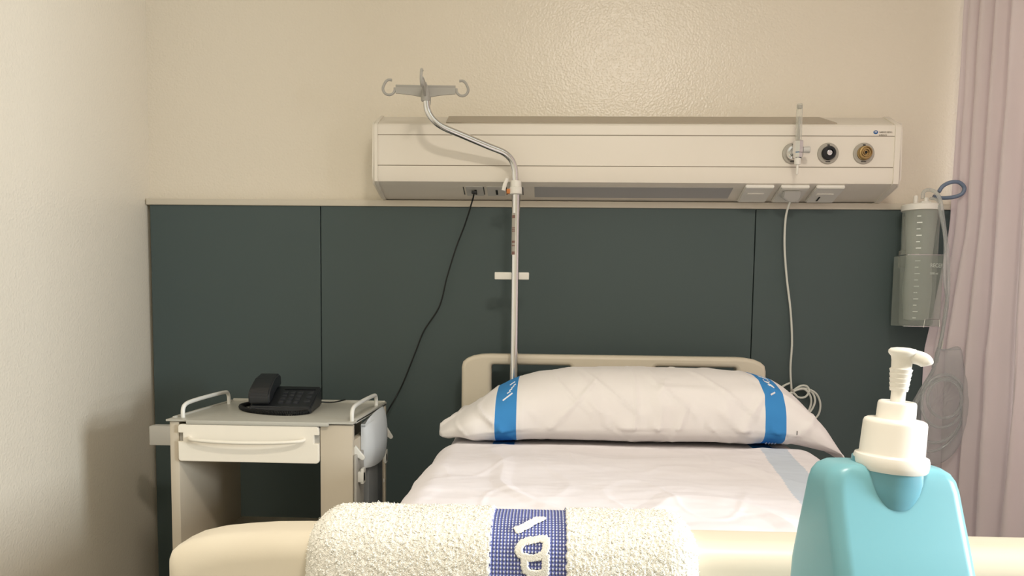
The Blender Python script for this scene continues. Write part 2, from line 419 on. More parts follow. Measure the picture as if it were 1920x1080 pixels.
# emblem and lettering
p = at(1642, 248, YU)
bm = bmesh.new(); lathe(bm, [(.0065, -.0005), (.0065, .0006), (.0003, .0006)], Matrix.Translation(p) @ Matrix.Scale(.8, 4, (0, 0, 1)) @ axis_m((0, 0, 0), (0, -1, 0)), 28)
emblem = obj('emblem', bm, M['logo'], unit)
for q in (-.003, .001): obj('emblem_detail', boxm(p.x+q, p.x+q+.002, YU-.0012, YU-.0004, p.z-.001, p.z+.0025), M['plastic'], emblem)
p = at(1648, 249.5, YU-.0004); text('lettering', 'CARBUROS MEDICA', .0066, p, FACE, M['ink'], unit, xs=.62)
p = at(1648, 254.5, YU-.0004); text('lettering', 'AIR PRODUCTS', .0052, p, FACE, M['ink'], unit, xs=.6)

# flowmeter plugged into the left outlet
fx = at(1496, 290, -.2); FZ = fx.z
fm = thing('oxygen_flowmeter', 'chrome flowmeter with upright clear tube plugged into the left gas outlet', 'flowmeter', (fx.x, -.2, at(1496, 318, -.2).z))
bm = bmesh.new(); lathe(bm, [(.021, .006), (.021, .016), (.0195, .019), (.014, .021), (.013, .024)], m1, 36)
obj('coupling', bm, M['chrome'], fm)
bm = bmesh.new()
tube(bm, [Vector((c1.x, YU-.02, c1.z)), Vector((c1.x+.004, YU-.045, c1.z)), Vector((fx.x, -.2, c1.z))], .0085, 16)
ya, yb = at(1496, 264, -.2).z, at(1496, 297, -.2).z
lathe(bm, [(.0095, yb-FZ), (.0125, yb-FZ+.002), (.0125, .004), (.0145, .006), (.0145, ya-FZ-.002), (.0130, ya-FZ), (.009, ya-FZ)], Matrix.Translation((fx.x, -.2, FZ)), 8)
obj('valve_body', bm, M['chrome'], fm, 25)
zt = at(1496, 195, -.2).z
bm = bmesh.new(); lathe(bm, [(.0085, ya-FZ-.002), (.0085, zt-FZ-.003), (.007, zt-FZ), (.0003, zt-FZ)], Matrix.Translation((fx.x, -.2, FZ)), 24); obj('sight_tube', bm, M['glass'], fm)
bm = bmesh.new(); lathe(bm, [(.0035, ya-FZ), (.0035, at(0, 0, -.2).z*0+ya-FZ+.065), (.0005, ya-FZ+.066)], Matrix.Translation((fx.x, -.2, FZ)), 14)
obj('scale_rod', bm, M['sticker'], fm)
bm = bmesh.new(); lathe(bm, [(.007, zt-FZ-.012), (.007, zt-FZ-.004), (.003, zt-FZ-.003)], Matrix.Translation((fx.x, -.2, FZ)), 18); obj('tube_cap', bm, M['sticker'], fm)
bm = bmesh.new(); lathe(bm, [(.006, .008), (.006, .013), (.0085, .0135), (.0095, .03), (.008, .032), (.0003, .032)], axis_m((fx.x, -.2, at(1500, 281, -.2).z), (1, -.1, 0)), 24); obj('control_knob', bm, M['socketgrey'], fm)
bm = bmesh.new(); z0, z1 = at(1496, 309, -.2).z, at(1496, 297, -.2).z
lathe(bm, [(.0075, 0), (.009, .003), (.009, z1-z0)], Matrix.Translation((fx.x, -.2, z0)), 20)
z2 = at(1496, 327, -.2).z; lathe(bm, [(.0025, z2-z0), (.0032, z2-z0+.003), (.0035, .001)], Matrix.Translation((fx.x, -.2, z0)), 16)
obj('outlet_nozzle', bm, M['plastic'], fm)

# white plug and cable
cab = thing('power_cable', 'white cable plugged into the middle right socket, coiled behind the pillow', 'cable', at(1486, 372, -.09))
pl = at(1484, 364, -.12)
bm = bmesh.new()
q0 = at(1462, 362, -.135); q1 = at(1504, 362, -.135)
A = [at(1469, 358, -.135), at(1502, 358, -.135), at(1499, 373, -.11), at(1489, 379, -.10), at(1477, 378, -.10), at(1466, 370, -.11)]
lo = [bm.verts.new(v+Vector((0, .018, .004))) for v in A]; hi = [bm.verts.new(v+Vector((0, -.006, -.002))) for v in A]
bm.faces.new(lo); bm.faces.new(hi[::-1])
for k in range(6): bm.faces.new((lo[k], hi[k], hi[(k+1) % 6], lo[(k+1) % 6]))
bmesh.ops.bevel(bm, geom=bm.edges[:], offset=.003, segments=2, affect='EDGES')
obj('plug', bm, M['socketgrey'], cab)
bm = bmesh.new()
pts = [at(1484, 374, -.105), at(1479, 385, -.09), at(1473, 410, -.07), at(1471, 460, -.06), at(1475, 520, -.05), at(1482, 580, -.05), at(1485, 640, -.05), at(1482, 690, -.05), at(1484, 732, -.05)]
tube(bm, spline(pts, 8), .0032, 8)
obj('cord', bm, M['cablewhite'], cab)
def loop(pxs, y0, y1):
    n = len(pxs); return [at(a, b, y0+(y1-y0)*k/(n-1)) for k, (a, b) in enumerate(pxs)]
bm = bmesh.new()
tube(bm, spline(loop([(1461, 730), (1470, 723), (1481, 718)], -.06, -.045), 6), .0032, 8)
tube(bm, spline(loop([(1466, 750), (1484, 735), (1500, 724), (1512, 724), (1517, 733), (1510, 744), (1497, 745), (1486, 736), (1476, 746)], -.05, -.06), 8), .0032, 8)
tube(bm, spline(loop([(1470, 745), (1485, 735), (1505, 729), (1517, 738), (1521, 752), (1517, 768), (1506, 782), (1490, 790)], -.06, -.05), 8), .0032, 8)
tube(bm, spline(loop([(1474, 748), (1490, 733), (1511, 730), (1524, 738), (1528, 752), (1522, 768), (1510, 781), (1496, 795)], -.045, -.055), 8), .0032, 8)
tube(bm, spline(loop([(1480, 748), (1492, 731), (1512, 729), (1530, 738), (1538, 757), (1534, 778), (1518, 792), (1500, 800)], -.055, -.045), 8), .0032, 8)
obj('cable_coil', bm, M['cablewhite'], cab)
bm = bmesh.new(); lathe(bm, [(.006, -.004), (.008, 0), (.006, .004)], axis_m(at(1485, 733, -.055), (1, 0, .6)), 12); obj('cable_tie', bm, M['sticker'], cab)

# black phone cord
bm = bmesh.new()
pts = [at(889, 361, -.1), at(886, 375, -.085), at(872, 420, -.06), at(856, 462, -.05), at(838, 520, -.05), at(824, 574, -.045), at(795, 620, -.045), at(779, 660, -.045), at(757, 715, -.045), at(742, 745, -.05), at(725, 775, -.1), at(700, 830, -.16)]
tube(bm, spline(pts, 10), .0024, 8); cord_o = obj('wall_cord', bm, M['cableblack'])
bm = bmesh.new(); box(bm, pts[0].x-.007, pts[0].x+.007, -.112, -.095, pts[0].z-.004, pts[0].z+.003, bev=.001); plug_o = obj('plug', bm, M['cableblack'])

# ================================================================ HOSPITAL BED
YH = -.135
bx0, bx1 = at(865, 700, YH-.025).x, at(1437, 710, YH-.025).x
bzt = at(1150, 667, YH-.025).z
bed = thing('hospital_bed', 'hospital bed with beige moulded boards standing against the green wall', 'bed', ((bx0+bx1)/2, -1.05, 0))
def board(zb):
    L = []
    w = bx1-bx0
    pts = [(0, zb), (0, bzt-.040), (.004, bzt-.024), (.016, bzt-.0135), (.034, bzt-.006), (.058, bzt-.0015), (.085, bzt)]
    L = [(bx0+a, z) for a, z in pts]+[(bx1-a, z) for a, z in pts[::-1]]
    return L
ho = [rrect(at(921, 700, -.16).x, at(1071, 690, -.16).x, .70, at(1000, 685, -.16).z, .008),
      rrect(at(1228, 690, -.16).x, at(1382, 690, -.16).x, .70, at(1300, 689, -.16).z, .008)]
plate2d('headboard', [board(.42)]+ho, YH, .05, .012, M['bed'], bed)
YB = -1.965
yf_ = YB-.010
FO = [at(a, b, yf_) for a, b in ((322, 1052), (322, 1042), (326, 1030), (336, 1021), (360, 1010), (400, 1001), (450, 996), (500, 993), (560, 992.5))]
zft = at(560, 992.5, yf_).z
fw = [(p.x, min(p.z, zft)) for p in FO]
mid = (bx0+bx1)/2
fl_ = [(fw[0][0], .42)]+fw; fl_ += [(2*mid-a, b) for a, b in fl_[::-1]]
dens = []
for p, q in zip(fl_, fl_[1:]+fl_[:1]):
    nseg = 2 if abs(p[0]-q[0]) < .05 and abs(p[1]-q[1]) < .05 else 24
    dens += [(p[0]+(q[0]-p[0])*k/nseg, p[1]+(q[1]-p[1])*k/nseg) for k in range(nseg)]
def fring(phi):
    k = .016*(1-math.cos(phi)); y = -.010-.016*math.sin(phi); hh = (bx1-bx0)/2
    return [(mid+(a-mid)*(1-k/hh), .42+(b-.42)*(1-k/(zft-.42)), y) for a, b in dens]
bm = bmesh.new(); R = []
for sgn in (1, -1):
    for k in (range(10, -1, -1) if sgn > 0 else range(0, 11)):
        R.append([bm.verts.new((a, YB+y*sgn, b)) for a, b, y in fring(k/10*PI/2)])
for A, B in zip(R, R[1:]):
    for k in range(len(A)): bm.faces.new((A[k], A[(k+1) % len(A)], B[(k+1) % len(A)], B[k]))
bm.faces.new(R[0]); bm.faces.new(R[-1][::-1])
obj('footboard', bm, M['bed'], bed, 60)
bm = bmesh.new(); box(bm, bx0+.04, bx1-.04, YB+.03, YH-.03, .46, .53, bev=.01)
obj('base_frame', bm, M['bedframe'], bed)
for sx in (bx0+.08, bx1-.08):
    for sy in (-1.8, -.35):
        bm = bmesh.new(); box(bm, sx-.025, sx+.025, sy-.03, sy+.03, .12, .47, bev=.006); lg = obj('leg', bm, M['bedframe'], bed)
        bm = bmesh.new(); lathe(bm, [(.03, -.02), (.06, -.018), (.06, .018), (.03, .02)], axis_m((sx, sy, .06), (1, 0, 0)), 28); box(bm, sx-.01, sx+.01, sy-.015, sy+.015, .05, .13); obj('castor', bm, M['rubber'], lg)
bm = bmesh.new()
for xx in (.145, .205):
    tube(bm, [(xx, -1.99, .823), (xx, -2.06, .813), (xx, -2.14, .813)], .003, 8)
box(bm, .12, .235, -2.14, -2.045, .812, .818, bev=.002); box(bm, .12, .235, -2.045, -2.039, .812, .86, bev=.002); box(bm, .14, .21, -2.045, -1.991, .82, .84, bev=.002)
obj('bottle_rack', bm, M['white'], bed)

# mattress and sheets
ZM = .76; YM0, YM1 = -.205, -1.93
obj('mattress', boxm(bx0+.02, bx1-.02, YM1, YM0-.002, .535, ZM-.012, bev=.03, seg=4), M['mattress'])
tag(bpy.data.objects['mattress'], 'mattress under the white sheets of the bed', 'mattress')
def fbm(x, y, z=0, o=4):
    return noise.fractal(Vector((x, y, z)), .9, 2.1, o)
def ridge(x, y, z=0):
    return 1-abs(noise.noise(Vector((x, y, z))))*2
def sheet_mesh(name, ya, yb, lift, amp, nx, ny, zb, mats, matfn, x_out=0.0, hem=.0):
    """cloth laid over the mattress: cross-section runs down one side, over the top, down the other"""
    bm = bmesh.new(); x0, x1 = bx0-.006-x_out, bx1+.006+x_out; r = .05
    sec = []
    H = ZM-r-zb; W = x1-x0-2*r; A = PI/2*r; T = H*2+W+2*A
    grid = []
    for j in range(ny+1):
        Y = ya+(yb-ya)*j/ny; row = []
        for i in range(nx+1):
            s = T*i/nx
            if s < H: P = Vector((x0, Y, zb+s)); N = Vector((-1, 0, 0))
            elif s < H+A: a = (s-H)/r; P = Vector((x0+r-r*math.cos(a), Y, ZM-r+r*math.sin(a))); N = Vector((-math.cos(a), 0, math.sin(a)))
            elif s < H+A+W: P = Vector((x0+r+s-H-A, Y, ZM)); N = Vector((0, 0, 1))
            elif s < H+2*A+W: a = (s-H-A-W)/r; P = Vector((x1-r+r*math.sin(a), Y, ZM-r+r*math.cos(a))); N = Vector((math.sin(a), 0, math.cos(a)))
            else: P = Vector((x1, Y, ZM-r-(s-H-2*A-W))); N = Vector((1, 0, 0))
            u, v = s, Y
            d = amp*(.7*fbm(u*3+v*1.5, v*5-u, lift*90)+.8*max(0, ridge(u*3.5+v*2, v*2.2-u*1.3, 4+lift*70)-.72)*2.2+.35*max(0, ridge(u*9, v*3.5, 9)-.8)*2)
            side = max(0, min(1, (H+A*.5-s)/.1), min(1, (s-(H+A*1.5+W))/.1))
            d += side*.010*(math.sin(v*21+1)+.5*math.sin(v*47))
            row.append(bm.verts.new(P+N*(lift+d+amp*.9)))
        grid.append(row)
    for j in range(ny):
        for i in range(nx):
            f = bm.faces.new((grid[j][i], grid[j][i+1], grid[j+1][i+1], grid[j+1][i]))
            f.material_index = matfn(T*(i+.5)/nx-H-A+x0+r, ya+(yb-ya)*(j+.5)/ny)
    for f in bm.faces: f.normal_update()
    me = bpy.data.meshes.new(name); bmesh.ops.recalc_face_normals(bm, faces=bm.faces)
    bm.to_mesh(me); bm.free()
    o = link_mesh(name, me, mats, None, 180)
    sd = o.modifiers.new('cloth thickness', 'SOLIDIFY'); sd.thickness = .0012; sd.offset = -1
    return o
s1a, s1b = atz(922, 838, ZM).x, atz(965, 838, ZM).x
s2a, s2b = atz(1424, 850, ZM).x, atz(1463, 850, ZM).x
under_o = sheet_mesh('under_sheet', YM0, -.66, .001, .0012, 260, 40, .60, [M['undersheet'], M['blue']],
                     lambda x, y: 1 if (s1a < x < s1b or s2a < x < s2b) and y > -.64 else 0)
tag(under_o, 'white under sheet with blue stripes, its edge showing beneath the pillow', 'sheet')
YE = atz(1100, 846, ZM).y
e0 = atz(1424, 852, ZM); e1 = atz(1500, 955, ZM); wst = atz(1466, 852, ZM).x-e0.x
def pale(x, y):
    t = (y-e0.y)/(e1.y-e0.y); xc = e0.x+(e1.x-e0.x)*t*1.02
    return 1 if t < 1.6 and xc < x < xc+wst*1.15 else 0
top_o = sheet_mesh('top_sheet', YE, YM1+.01, .0045, .0075, 420, 300, .56, [M['sheet'], M['palestripe']], pale, .004)
tag(top_o, 'white top sheet spread flat over the bed, folded edge near the pillow', 'sheet')

# ================================================================ PILLOW
tops = [(833, 791), (848, 783), (875, 764), (905, 742), (940, 722), (975, 707), (1015, 697), (1080, 690), (1150, 688), (1250, 690), (1340, 692), (1400, 698), (1430, 708), (1455, 722), (1480, 746), (1502, 772), (1522, 800), (1538, 826), (1550, 846)]
TP = [at(a, b, -.36) for a, b in tops]
tx = np.array([p.x for p in TP]); tz = np.array([p.z for p in TP])
PX0, PX1 = tx[0], tx[-1]
bl, br_ = atz(931, 800, .80).x, atz(970, 800, .80).x
rl, rr = at(1423, 790, -.5).x, at(1461, 790, -.5).x
def smooth_interp(x, X, Z):
    s = 0; 
    for d, w_ in ((-.018, .2), (-.009, .2), (0, .2), (.009, .2), (.018, .2)): s += w_*np.interp(x+d, X, Z)
    return s
seamx = at(1186, 780, -.5).x
def pillow_pt(x, v, off=0.0):
    """v in 0..1 round the section: 0 = front bottom, .25 = front middle, .5 = crown, 1 = back"""
    x = min(max(x, PX0), PX1)
    zt_ = smooth_interp(x, tx, tz)
    e = min(1, (x-PX0)/.17); e2 = min(1, (PX1-x)/.14)
    k = min(e, e2); k = k*k*(3-2*k)
    zb = ZM+.006 - .02*(1-min(1, e2))
    zb = min(zb, zt_-.012)
    full = .30+.70*math.sqrt(max(0, 1-(1-min(e, e2))**2))
    yf = -.355-.205*(.35+.65*full); yb_ = -.355+.147*full
    yc = (yf+yb_)/2; a = (yb_-yf)/2
    th = -PI/2-(v)*2*PI       # start at the bottom, go to the front, crown, back
    c, s = math.cos(th), math.sin(th)
    zm = zb+(zt_-zb)*.42
    yy = yc+a*math.copysign(abs(c)**.78, c)
    zz = zm+((zt_-zm)*abs(s)**.92 if s > 0 else -(zm-zb)*abs(s)**.5)
    p = Vector((x, yy, zz))
    n = Vector((0, c, s)).normalized()
    if s < -.2: lowk = 0.3
    else: lowk = 1
    # wrinkles: broad swells, hard little folds fanning from the gathered ends, pressed crease in the middle
    d = .0035*fbm(x*5, yy*6, zz*6)
    r1 = ridge(x*4.5+zz*3, yy*5, zz*7+3); d += .026*max(0, r1-.74)*(1+1.6*(1-k))
    r2 = ridge(x*11+zz*14, yy*3, 7); d += .028*max(0, r2-.8)
    d += .0046*math.exp(-((x-seamx-.004*math.sin(zz*30))/.004)**2)
    r3 = ridge(x*7-zz*5, 1.7, zz*2.5+yy*2); d += .03*max(0, r3-.80)*(1 if v < .4 else .4)
    for cx in (bl-.001, br_+.012, rl-.02): d += .0018*math.exp(-((x-cx)/.0022)**2)
    # scalloped lower front edge
    front = max(0, 1-abs(v-.12)/.14)
    d += front*.012*fbm(x*9, 2.2, 0, 2)
    d *= lowk*(1-.65*math.exp(-((v-.5)/.11)**2))
    if x < bl: d += (.006*math.sin((zz*55)+x*25)+.004*math.sin(x*80+zz*20))*(1-e)*1.2
    p += n*(d+off)
    if p.z < ZM+.0045 and p.y < 0 and bx0+.02 < x < bx1-.02: p.z = ZM+.0045
    return p
us = sorted(set([PX0+(PX1-PX0)*i/230 for i in range(231)]+[bl, br_, rl, rr]))
NV = 120
bm = bmesh.new(); rows = []
for x in us: rows.append([bm.verts.new(pillow_pt(x, j/NV)) for j in range(NV)])
for i in range(len(us)-1):
    xm = (us[i]+us[i+1])/2
    for j in range(NV):
        f = bm.faces.new((rows[i][j], rows[i][(j+1) % NV], rows[i+1][(j+1) % NV], rows[i+1][j]))
        f.material_index = 1 if (bl < xm < br_ or rl < xm < rr) else 0
bm.faces.new(rows[0][::-1]); bm.faces.new(rows[-1])
pil = obj('pillow', bm, [M['pillow'], M['blue']], None, 180)
tag(pil, 'plump white pillow with two blue lettered stripes lying at the head of the bed', 'pillow')
# white print on the stripes: ribbons lying on the cloth
def ribbon(bm, pts, wd):
    bm = bmesh.new()
    """pts: (x, v) on the pillow"""
    L = []
    fine = []
    for (a, b) in zip(pts, pts[1:]):
        for k in range(6): t_ = k/6; fine.append((a[0]+(b[0]-a[0])*t_, a[1]+(b[1]-a[1])*t_))
    fine.append(pts[-1])
    P = [pillow_pt(x, v, .0012) for x, v in fine]
    for i, p in enumerate(P):
        t_ = (P[min(i+1, len(P)-1)]-P[max(i-1, 0)]).normalized(); c = Vector((.25, -.9, .35)).cross(t_).normalized()
        L.append((bm.verts.new(p+c*wd/2), bm.verts.new(p-c*wd/2)))
    for a, b in zip(L, L[1:]): bm.faces.new((a[0], a[1], b[1], b[0]))
    obj('stripe_letter', bm, M['print_white'], pil, 180)
bm = bmesh.new(); mr_ = (rl+rr)/2; ww = rr-rl
def R_(u, v): return (rl+ww*u, v)
ribbon(bm, [R_(.35, .352), R_(.62, .372)], .0042)
ribbon(bm, [R_(.38, .395), R_(.64, .392)], .0032); ribbon(bm, [R_(.36, .402), R_(.62, .40)], .0026)
ribbon(bm, [R_(.40, .43), R_(.56, .405)], .003)
ribbon(bm, [R_(.42, .455), R_(.34, .445), R_(.36, .43), R_(.55, .43), R_(.66, .445), R_(.62, .458)], .0028)
for k in range(4): ribbon(bm, [R_(.28+.13*k, .475), R_(.36+.13*k, .468)], .002)
for k in range(4): ribbon(bm, [R_(.30+.13*k, .488), R_(.36+.13*k, .482)], .002)
for k in range(4): ribbon(bm, [R_(.22+.15*k, .125), R_(.24+.15*k, .15)], .004)
ll = br_-bl
def L_(u, v): return (bl+ll*u, v)
ribbon(bm, [L_(.34, .352), L_(.78, .378)], .0038)
for k in range(4): ribbon(bm, [L_(.52+.09*k, .388+.014*k), L_(.68+.07*k, .395+.015*k)], .0026)
ribbon(bm, [L_(.60, .45), L_(.84, .468)], .0026)
bm.free()
bm = bmesh.new(); p = pillow_pt(at(1479, 807, -.5).x, .24, .0012); box(bm, p.x-.0008, p.x+.0008, p.y-.0006, p.y+.0006, p.z-.005, p.z+.005); obj('ink_mark', bm, M['dark'], pil)
# marks on the sheet stripe
for px, py in [(x_, 836.5) for x_ in (930, 938, 946, 953)]+[(x_, 846) for x_ in (1434, 1442, 1450, 1457)]:
    p = atz(px, py, ZM+.004); obj('stripe_letter', boxm(p.x-.003, p.x+.003, p.y-.004, p.y+.004, ZM+.0035, ZM+.0052), M['print_white'], under_o)

# ================================================================ IV POLE
YP = -.185
px_ = at(966, 500, YP).x
iv = thing('iv_pole', 'bent chrome drip pole with grey hooks rising behind the pillow', 'iv pole', (px_, YP, .46))
bm = bmesh.new(); zc_ = at(964, 352, YP).z
tube(bm, [(px_, YP, .46), (px_, YP, zc_)], .0122, 32); obj('lower_tube', bm, M['chrome'], iv)
bm = bmesh.new()
pts = [Vector((px_-.001, YP, zc_-.01)), at(966, 338, YP-.002), at(965, 318, YP-.006), at(959, 300, YP-.012), at(944, 286, YP-.02), at(915, 274, YP-.032), at(865, 253, YP-.055), at(830, 238, YP-.07), at(812, 224, YP-.078), at(802, 207, YP-.082), at(799, 186, YP-.083)]
tube(bm, spline(pts, 10), .0096, 28); obj('upper_tube', bm, M['chrome'], iv)
bm = bmesh.new(); lathe(bm, [(.015, -.02), (.0185, -.018), (.0185, .0), (.016, .002), (.0155, .017), (.0145, .019), (.010, .019)], Matrix.Translation((px_-.001, YP, at(964, 352, YP).z)), 32); obj('collar', bm, M['plastic'], iv)
a = at(951, 335, YP-.012); b = at(944, 357, YP-.014)
bm = bmesh.new(); tube(bm, [a, (a+b)/2+Vector((-.001, -.003, 0)), b], [.005, .006, .006], 12, flat=.7); obj('lever', bm, M['plastic'], iv)
bm = bmesh.new(); p = at(953, 358, YP-.004); box(bm, p.x-.005, p.x+.006, p.y-.006, p.y+.006, p.z-.008, p.z+.006, bev=.002); obj('release_button', bm, M['orange'], iv)['label'] = 'small orange button beside the collar'
bm = bmesh.new(); a, b = at(928, 517, YP+.02), at(992, 517, YP+.02)
box(bm, a.x, b.x, YP+.005, YP+.035, a.z-.011, a.z+.010, bev=.002)
obj('bracket', bm, M['plastic'], iv)['label'] = 'white block clipped behind the chrome tube'
# label wrapped on the pole
def wrap(bm, z0, z1, a0, a1, r):
    n = 8; A = [[bm.verts.new((px_+r*math.cos(a0+(a1-a0)*k/n), YP+r*math.sin(a0+(a1-a0)*k/n), z)) for k in range(n+1)] for z in (z0, z1)]
    for k in range(n): bm.faces.new((A[0][k], A[0][k+1], A[1][k+1], A[1][k]))
def pz(y): return at(964, y, YP).z
bm = bmesh.new(); wrap(bm, pz(478), pz(400), math.radians(205), math.radians(268), .01235); st = obj('label_sticker', bm, M['sticker'], iv)
for y0, y1 in ((404, 410), (427, 428.5), (430, 431.5), (433, 435), (452, 456), (460, 462), (472, 478)):
    bm = bmesh.new(); wrap(bm, pz(y1), pz(y0), math.radians(215), math.radians(262), .0125); obj('label_print', bm, M['stickerink'], st)
# hooks
hc = at(798, 168, YP-.083); hd = thing('tmp', '', ''); bpy.data.objects.remove(hd)
bm = bmesh.new(); lathe(bm, [(.0115, at(799, 190, hc.y).z-hc.z), (.0125, at(799, 188, hc.y).z-hc.z), (.0125, -.012), (.0095, .005), (.0055, .012), (.002, .02)], Matrix.Translation(hc), 24)
head = obj('hook_head', bm, M['greyplastic'], iv)
def hook(ang):
    """tapered web arm with an open ring at its end, pointing along ang in plan"""
    bm = bmesh.new(); d = Vector((math.cos(ang), math.sin(ang), 0)); s = Vector((-d.y, d.x, 0)); La = .082
    def W(u, z): return hc+d*u+Vector((0, 0, z))
    prof_ = [(.006, .008), (La, .008), (La, -.011), (.04, -.015), (.006, -.021)]
    A = [bm.verts.new(W(u, z)+s*.003) for u, z in prof_]; B = [bm.verts.new(W(u, z)-s*.003) for u, z in prof_]
    bm.faces.new(A); bm.faces.new(B[::-1])
    for k in range(5): bm.faces.new((A[k], B[k], B[(k+1) % 5], A[(k+1) % 5]))
    tube(bm, [W(.006, .008), W(La, .008)], .0042, 8)
    cu, cz, r = La+.0185, .001, .0165
    ring = [(cu+r*math.cos(math.radians(t_)), cz+r*math.sin(math.radians(t_))) for t_ in [170, 195, 220, 245, 270, 295, 320, 345, 5, 25]]
    ring += [(cu+r*.55, cz+r*1.1), (cu+r*.1, cz+r*1.42), (cu-r*.5, cz+r*1.40)]
    tube(bm, spline([W(u, z) for u, z in ring], 4), .0036, 8)
    return bm
for ang in (0, PI/2, PI, -PI/2): obj('hook', hook(ang+.05), M['greyplastic'], iv)

# ================================================================ BEDSIDE CABINET
NY0, NY1 = -.60, -.21
def nx(px, y=800): return at(px, y, NY0).x
def nz(py, px=480): return at(px, py, NY0).z
X0, X1 = nx(318), nx(661)
zt0 = nz(790)
cab_ = thing('bedside_cabinet', 'cream bedside cabinet with one drawer standing by the left wall', 'cabinet', ((X0+X1)/2, -.4, 0))
zb_ = .12
obj('side_panel', boxm(X0, X0+.023, NY0, NY1, zb_, zt0-.004, bev=.002), M['cab'], cab_)
bm = bmesh.new(); box(bm, nx(600), X1, NY0, NY0+.02, zb_, zt0-.006, bev=.002); box(bm, X1-.018, X1, NY0+.0202, NY1, zb_, zt0-.045, bev=.002)
box(bm, nx(600), nx(600)+.012, NY0+.0202, NY1, zb_, zt0-.012)
obj('side_panel', bm, M['cab'], cab_)
bm = bmesh.new(); box(bm, X1-.02, X1+.004, NY1-.02, NY1, zb_, zt0-.004, bev=.002); obj('rear_post', bm, M['cab'], cab_)
zs = atz(0, 0, 1).z
zsh = at(520, 969, NY1).z
obj('shelf', boxm(X0+.023, nx(600)+.002, NY0+.02, NY1, zsh-.018, zsh, bev=.002), M['cab'], cab_)
obj('base', boxm(X0, X1, NY0, NY1, zb_-.02, zb_+.01, bev=.004), M['cab'], cab_)
for sx in (X0+.04, X1-.04):
    for sy in (NY0+.05, NY1-.05):
        bm = bmesh.new(); lathe(bm, [(.02, -.012), (.05, -.011), (.05, .011), (.02, .012)], axis_m((sx, sy, .05), (1, 0, 0)), 24); box(bm, sx-.008, sx+.008, sy-.012, sy+.012, .045, .105); obj('castor', bm, M['rubber'], cab_)
# top tray
tx0, tx1 = nx(313), nx(662)
bm = bmesh.new()
box(bm, tx0, tx1+.002, NY0-.006, NY1+.002, zt0-.003, zt0+.002, bev=.001)
box(bm, tx0+.012, tx1, NY1-.006, NY1+.002, zt0, zt0+.010, bev=.002)
box(bm, tx0+.004, tx0+.012, NY0+.02, NY1, zt0, zt0+.006, bev=.002)
box(bm, tx1-.008, tx1+.002, NY0+.03, NY1+.008, zt0-.006, zt0+.007, bev=.002)
box(bm, nx(352), nx(618), NY0-.012, NY0-.002, zt0-.009, zt0+.002, bev=.003)
obj('top', bm, M['cabtop'], cab_)
zp = zt0+.002
def rail(x, y0, y1, h):
    bm = bmesh.new()
    pts = [(x, y0, zp-.002), (x, y0+.001, zp+h*.55), (x, y0+.014, zp+h*.85), (x, y0+.05, zp+h*.97), (x, (y0+y1)/2, zp+h*1.02), (x, y1-.03, zp+h*1.0), (x, y1-.008, zp+h*.86), (x, y1, zp+h*.5), (x, y1, zp-.002)]
    tube(bm, spline(pts, 6), .0052, 14); obj('top_rail', bm, M['white'], cab_)
rx = at(343, 775, NY0+.03).x; rail(rx, NY0+.03, atz(421, 757, zp).y, .036)
rx2 = at(666, 780, NY0+.02).x; rail(rx2-.008, NY0+.02, -.30, .036)
# drawer
dx0, dx1, dz0, dz1 = nx(336.5), nx(599), nz(866), nz(797)
n_ = .012; nt_, nb_ = nz(813), nz(829)
out = rrect(dx0, dx1, dz0, dz1, .007)
# rounded front with a notch each side
pts = []
def arc(cx, cz, r, a0, a1, n=5): return [(cx+r*math.cos(math.radians(a0+(a1-a0)*k/n)), cz+r*math.sin(math.radians(a0+(a1-a0)*k/n))) for k in range(n+1)]
r = .007
pts = (arc(dx1-r, dz1-r, r, 0, 90)[::-1])[::-1]
pts = arc(dx1-r, dz1-r, r, 0, 90)+arc(dx0+r, dz1-r, r, 90, 180)+[(dx0, nt_), (dx0+n_, nt_), (dx0+n_, nb_), (dx0, nb_)]+arc(dx0+r, dz0+r, r, 180, 270)+arc(dx1-r, dz0+r, r, 270, 360)+[(dx1, nb_), (dx1-n_, nb_), (dx1-n_, nt_), (dx1, nt_)]
dr = plate2d('drawer', [pts], NY0-.002, .014, .0018, M['cabwhite'], cab_)
for a, b in ((dx0, dx0+n_+.001), (dx1-n_-.001, dx1)): obj('latch_plate', boxm(a, b, NY0+.002, NY0+.01, nb_-.001, nt_+.001), M['greyplastic'], dr)
bm = bmesh.new(); box(bm, dx0+.012, dx1-.012, NY0+.0045, NY1-.03, dz0+.008, dz1-.02); obj('drawer_box', bm, M['cab'], dr)
hz = nz(823); h0, h1 = nx(358), nx(572)
bm = bmesh.new(); pts = [(h0, NY0-.006, hz+.001), (h0+.004, NY0-.018, hz), (h0+.02, NY0-.027, hz-.001), (h0+.07, NY0-.034, hz-.003), ((h0+h1)/2, NY0-.037, hz-.004), (h1-.07, NY0-.034, hz-.003), (h1-.02, NY0-.027, hz-.001), (h1-.004, NY0-.018, hz), (h1, NY0-.006, hz+.001)]
tube(bm, spline(pts, 6), .0045, 14); obj('handle', bm, M['cabwhite'], dr)
# block on the left flank
a, b = at(286, 815, -.33), at(317, 815, -.33)
bm = bmesh.new(); box(bm, a.x, X0+.001, -.35, -.31, at(300, 833, -.33).z, at(300, 797, -.33).z, bev=.003); obj('side_block', bm, M['socketgrey'], cab_)['label'] = 'grey block sticking out towards the left wall'
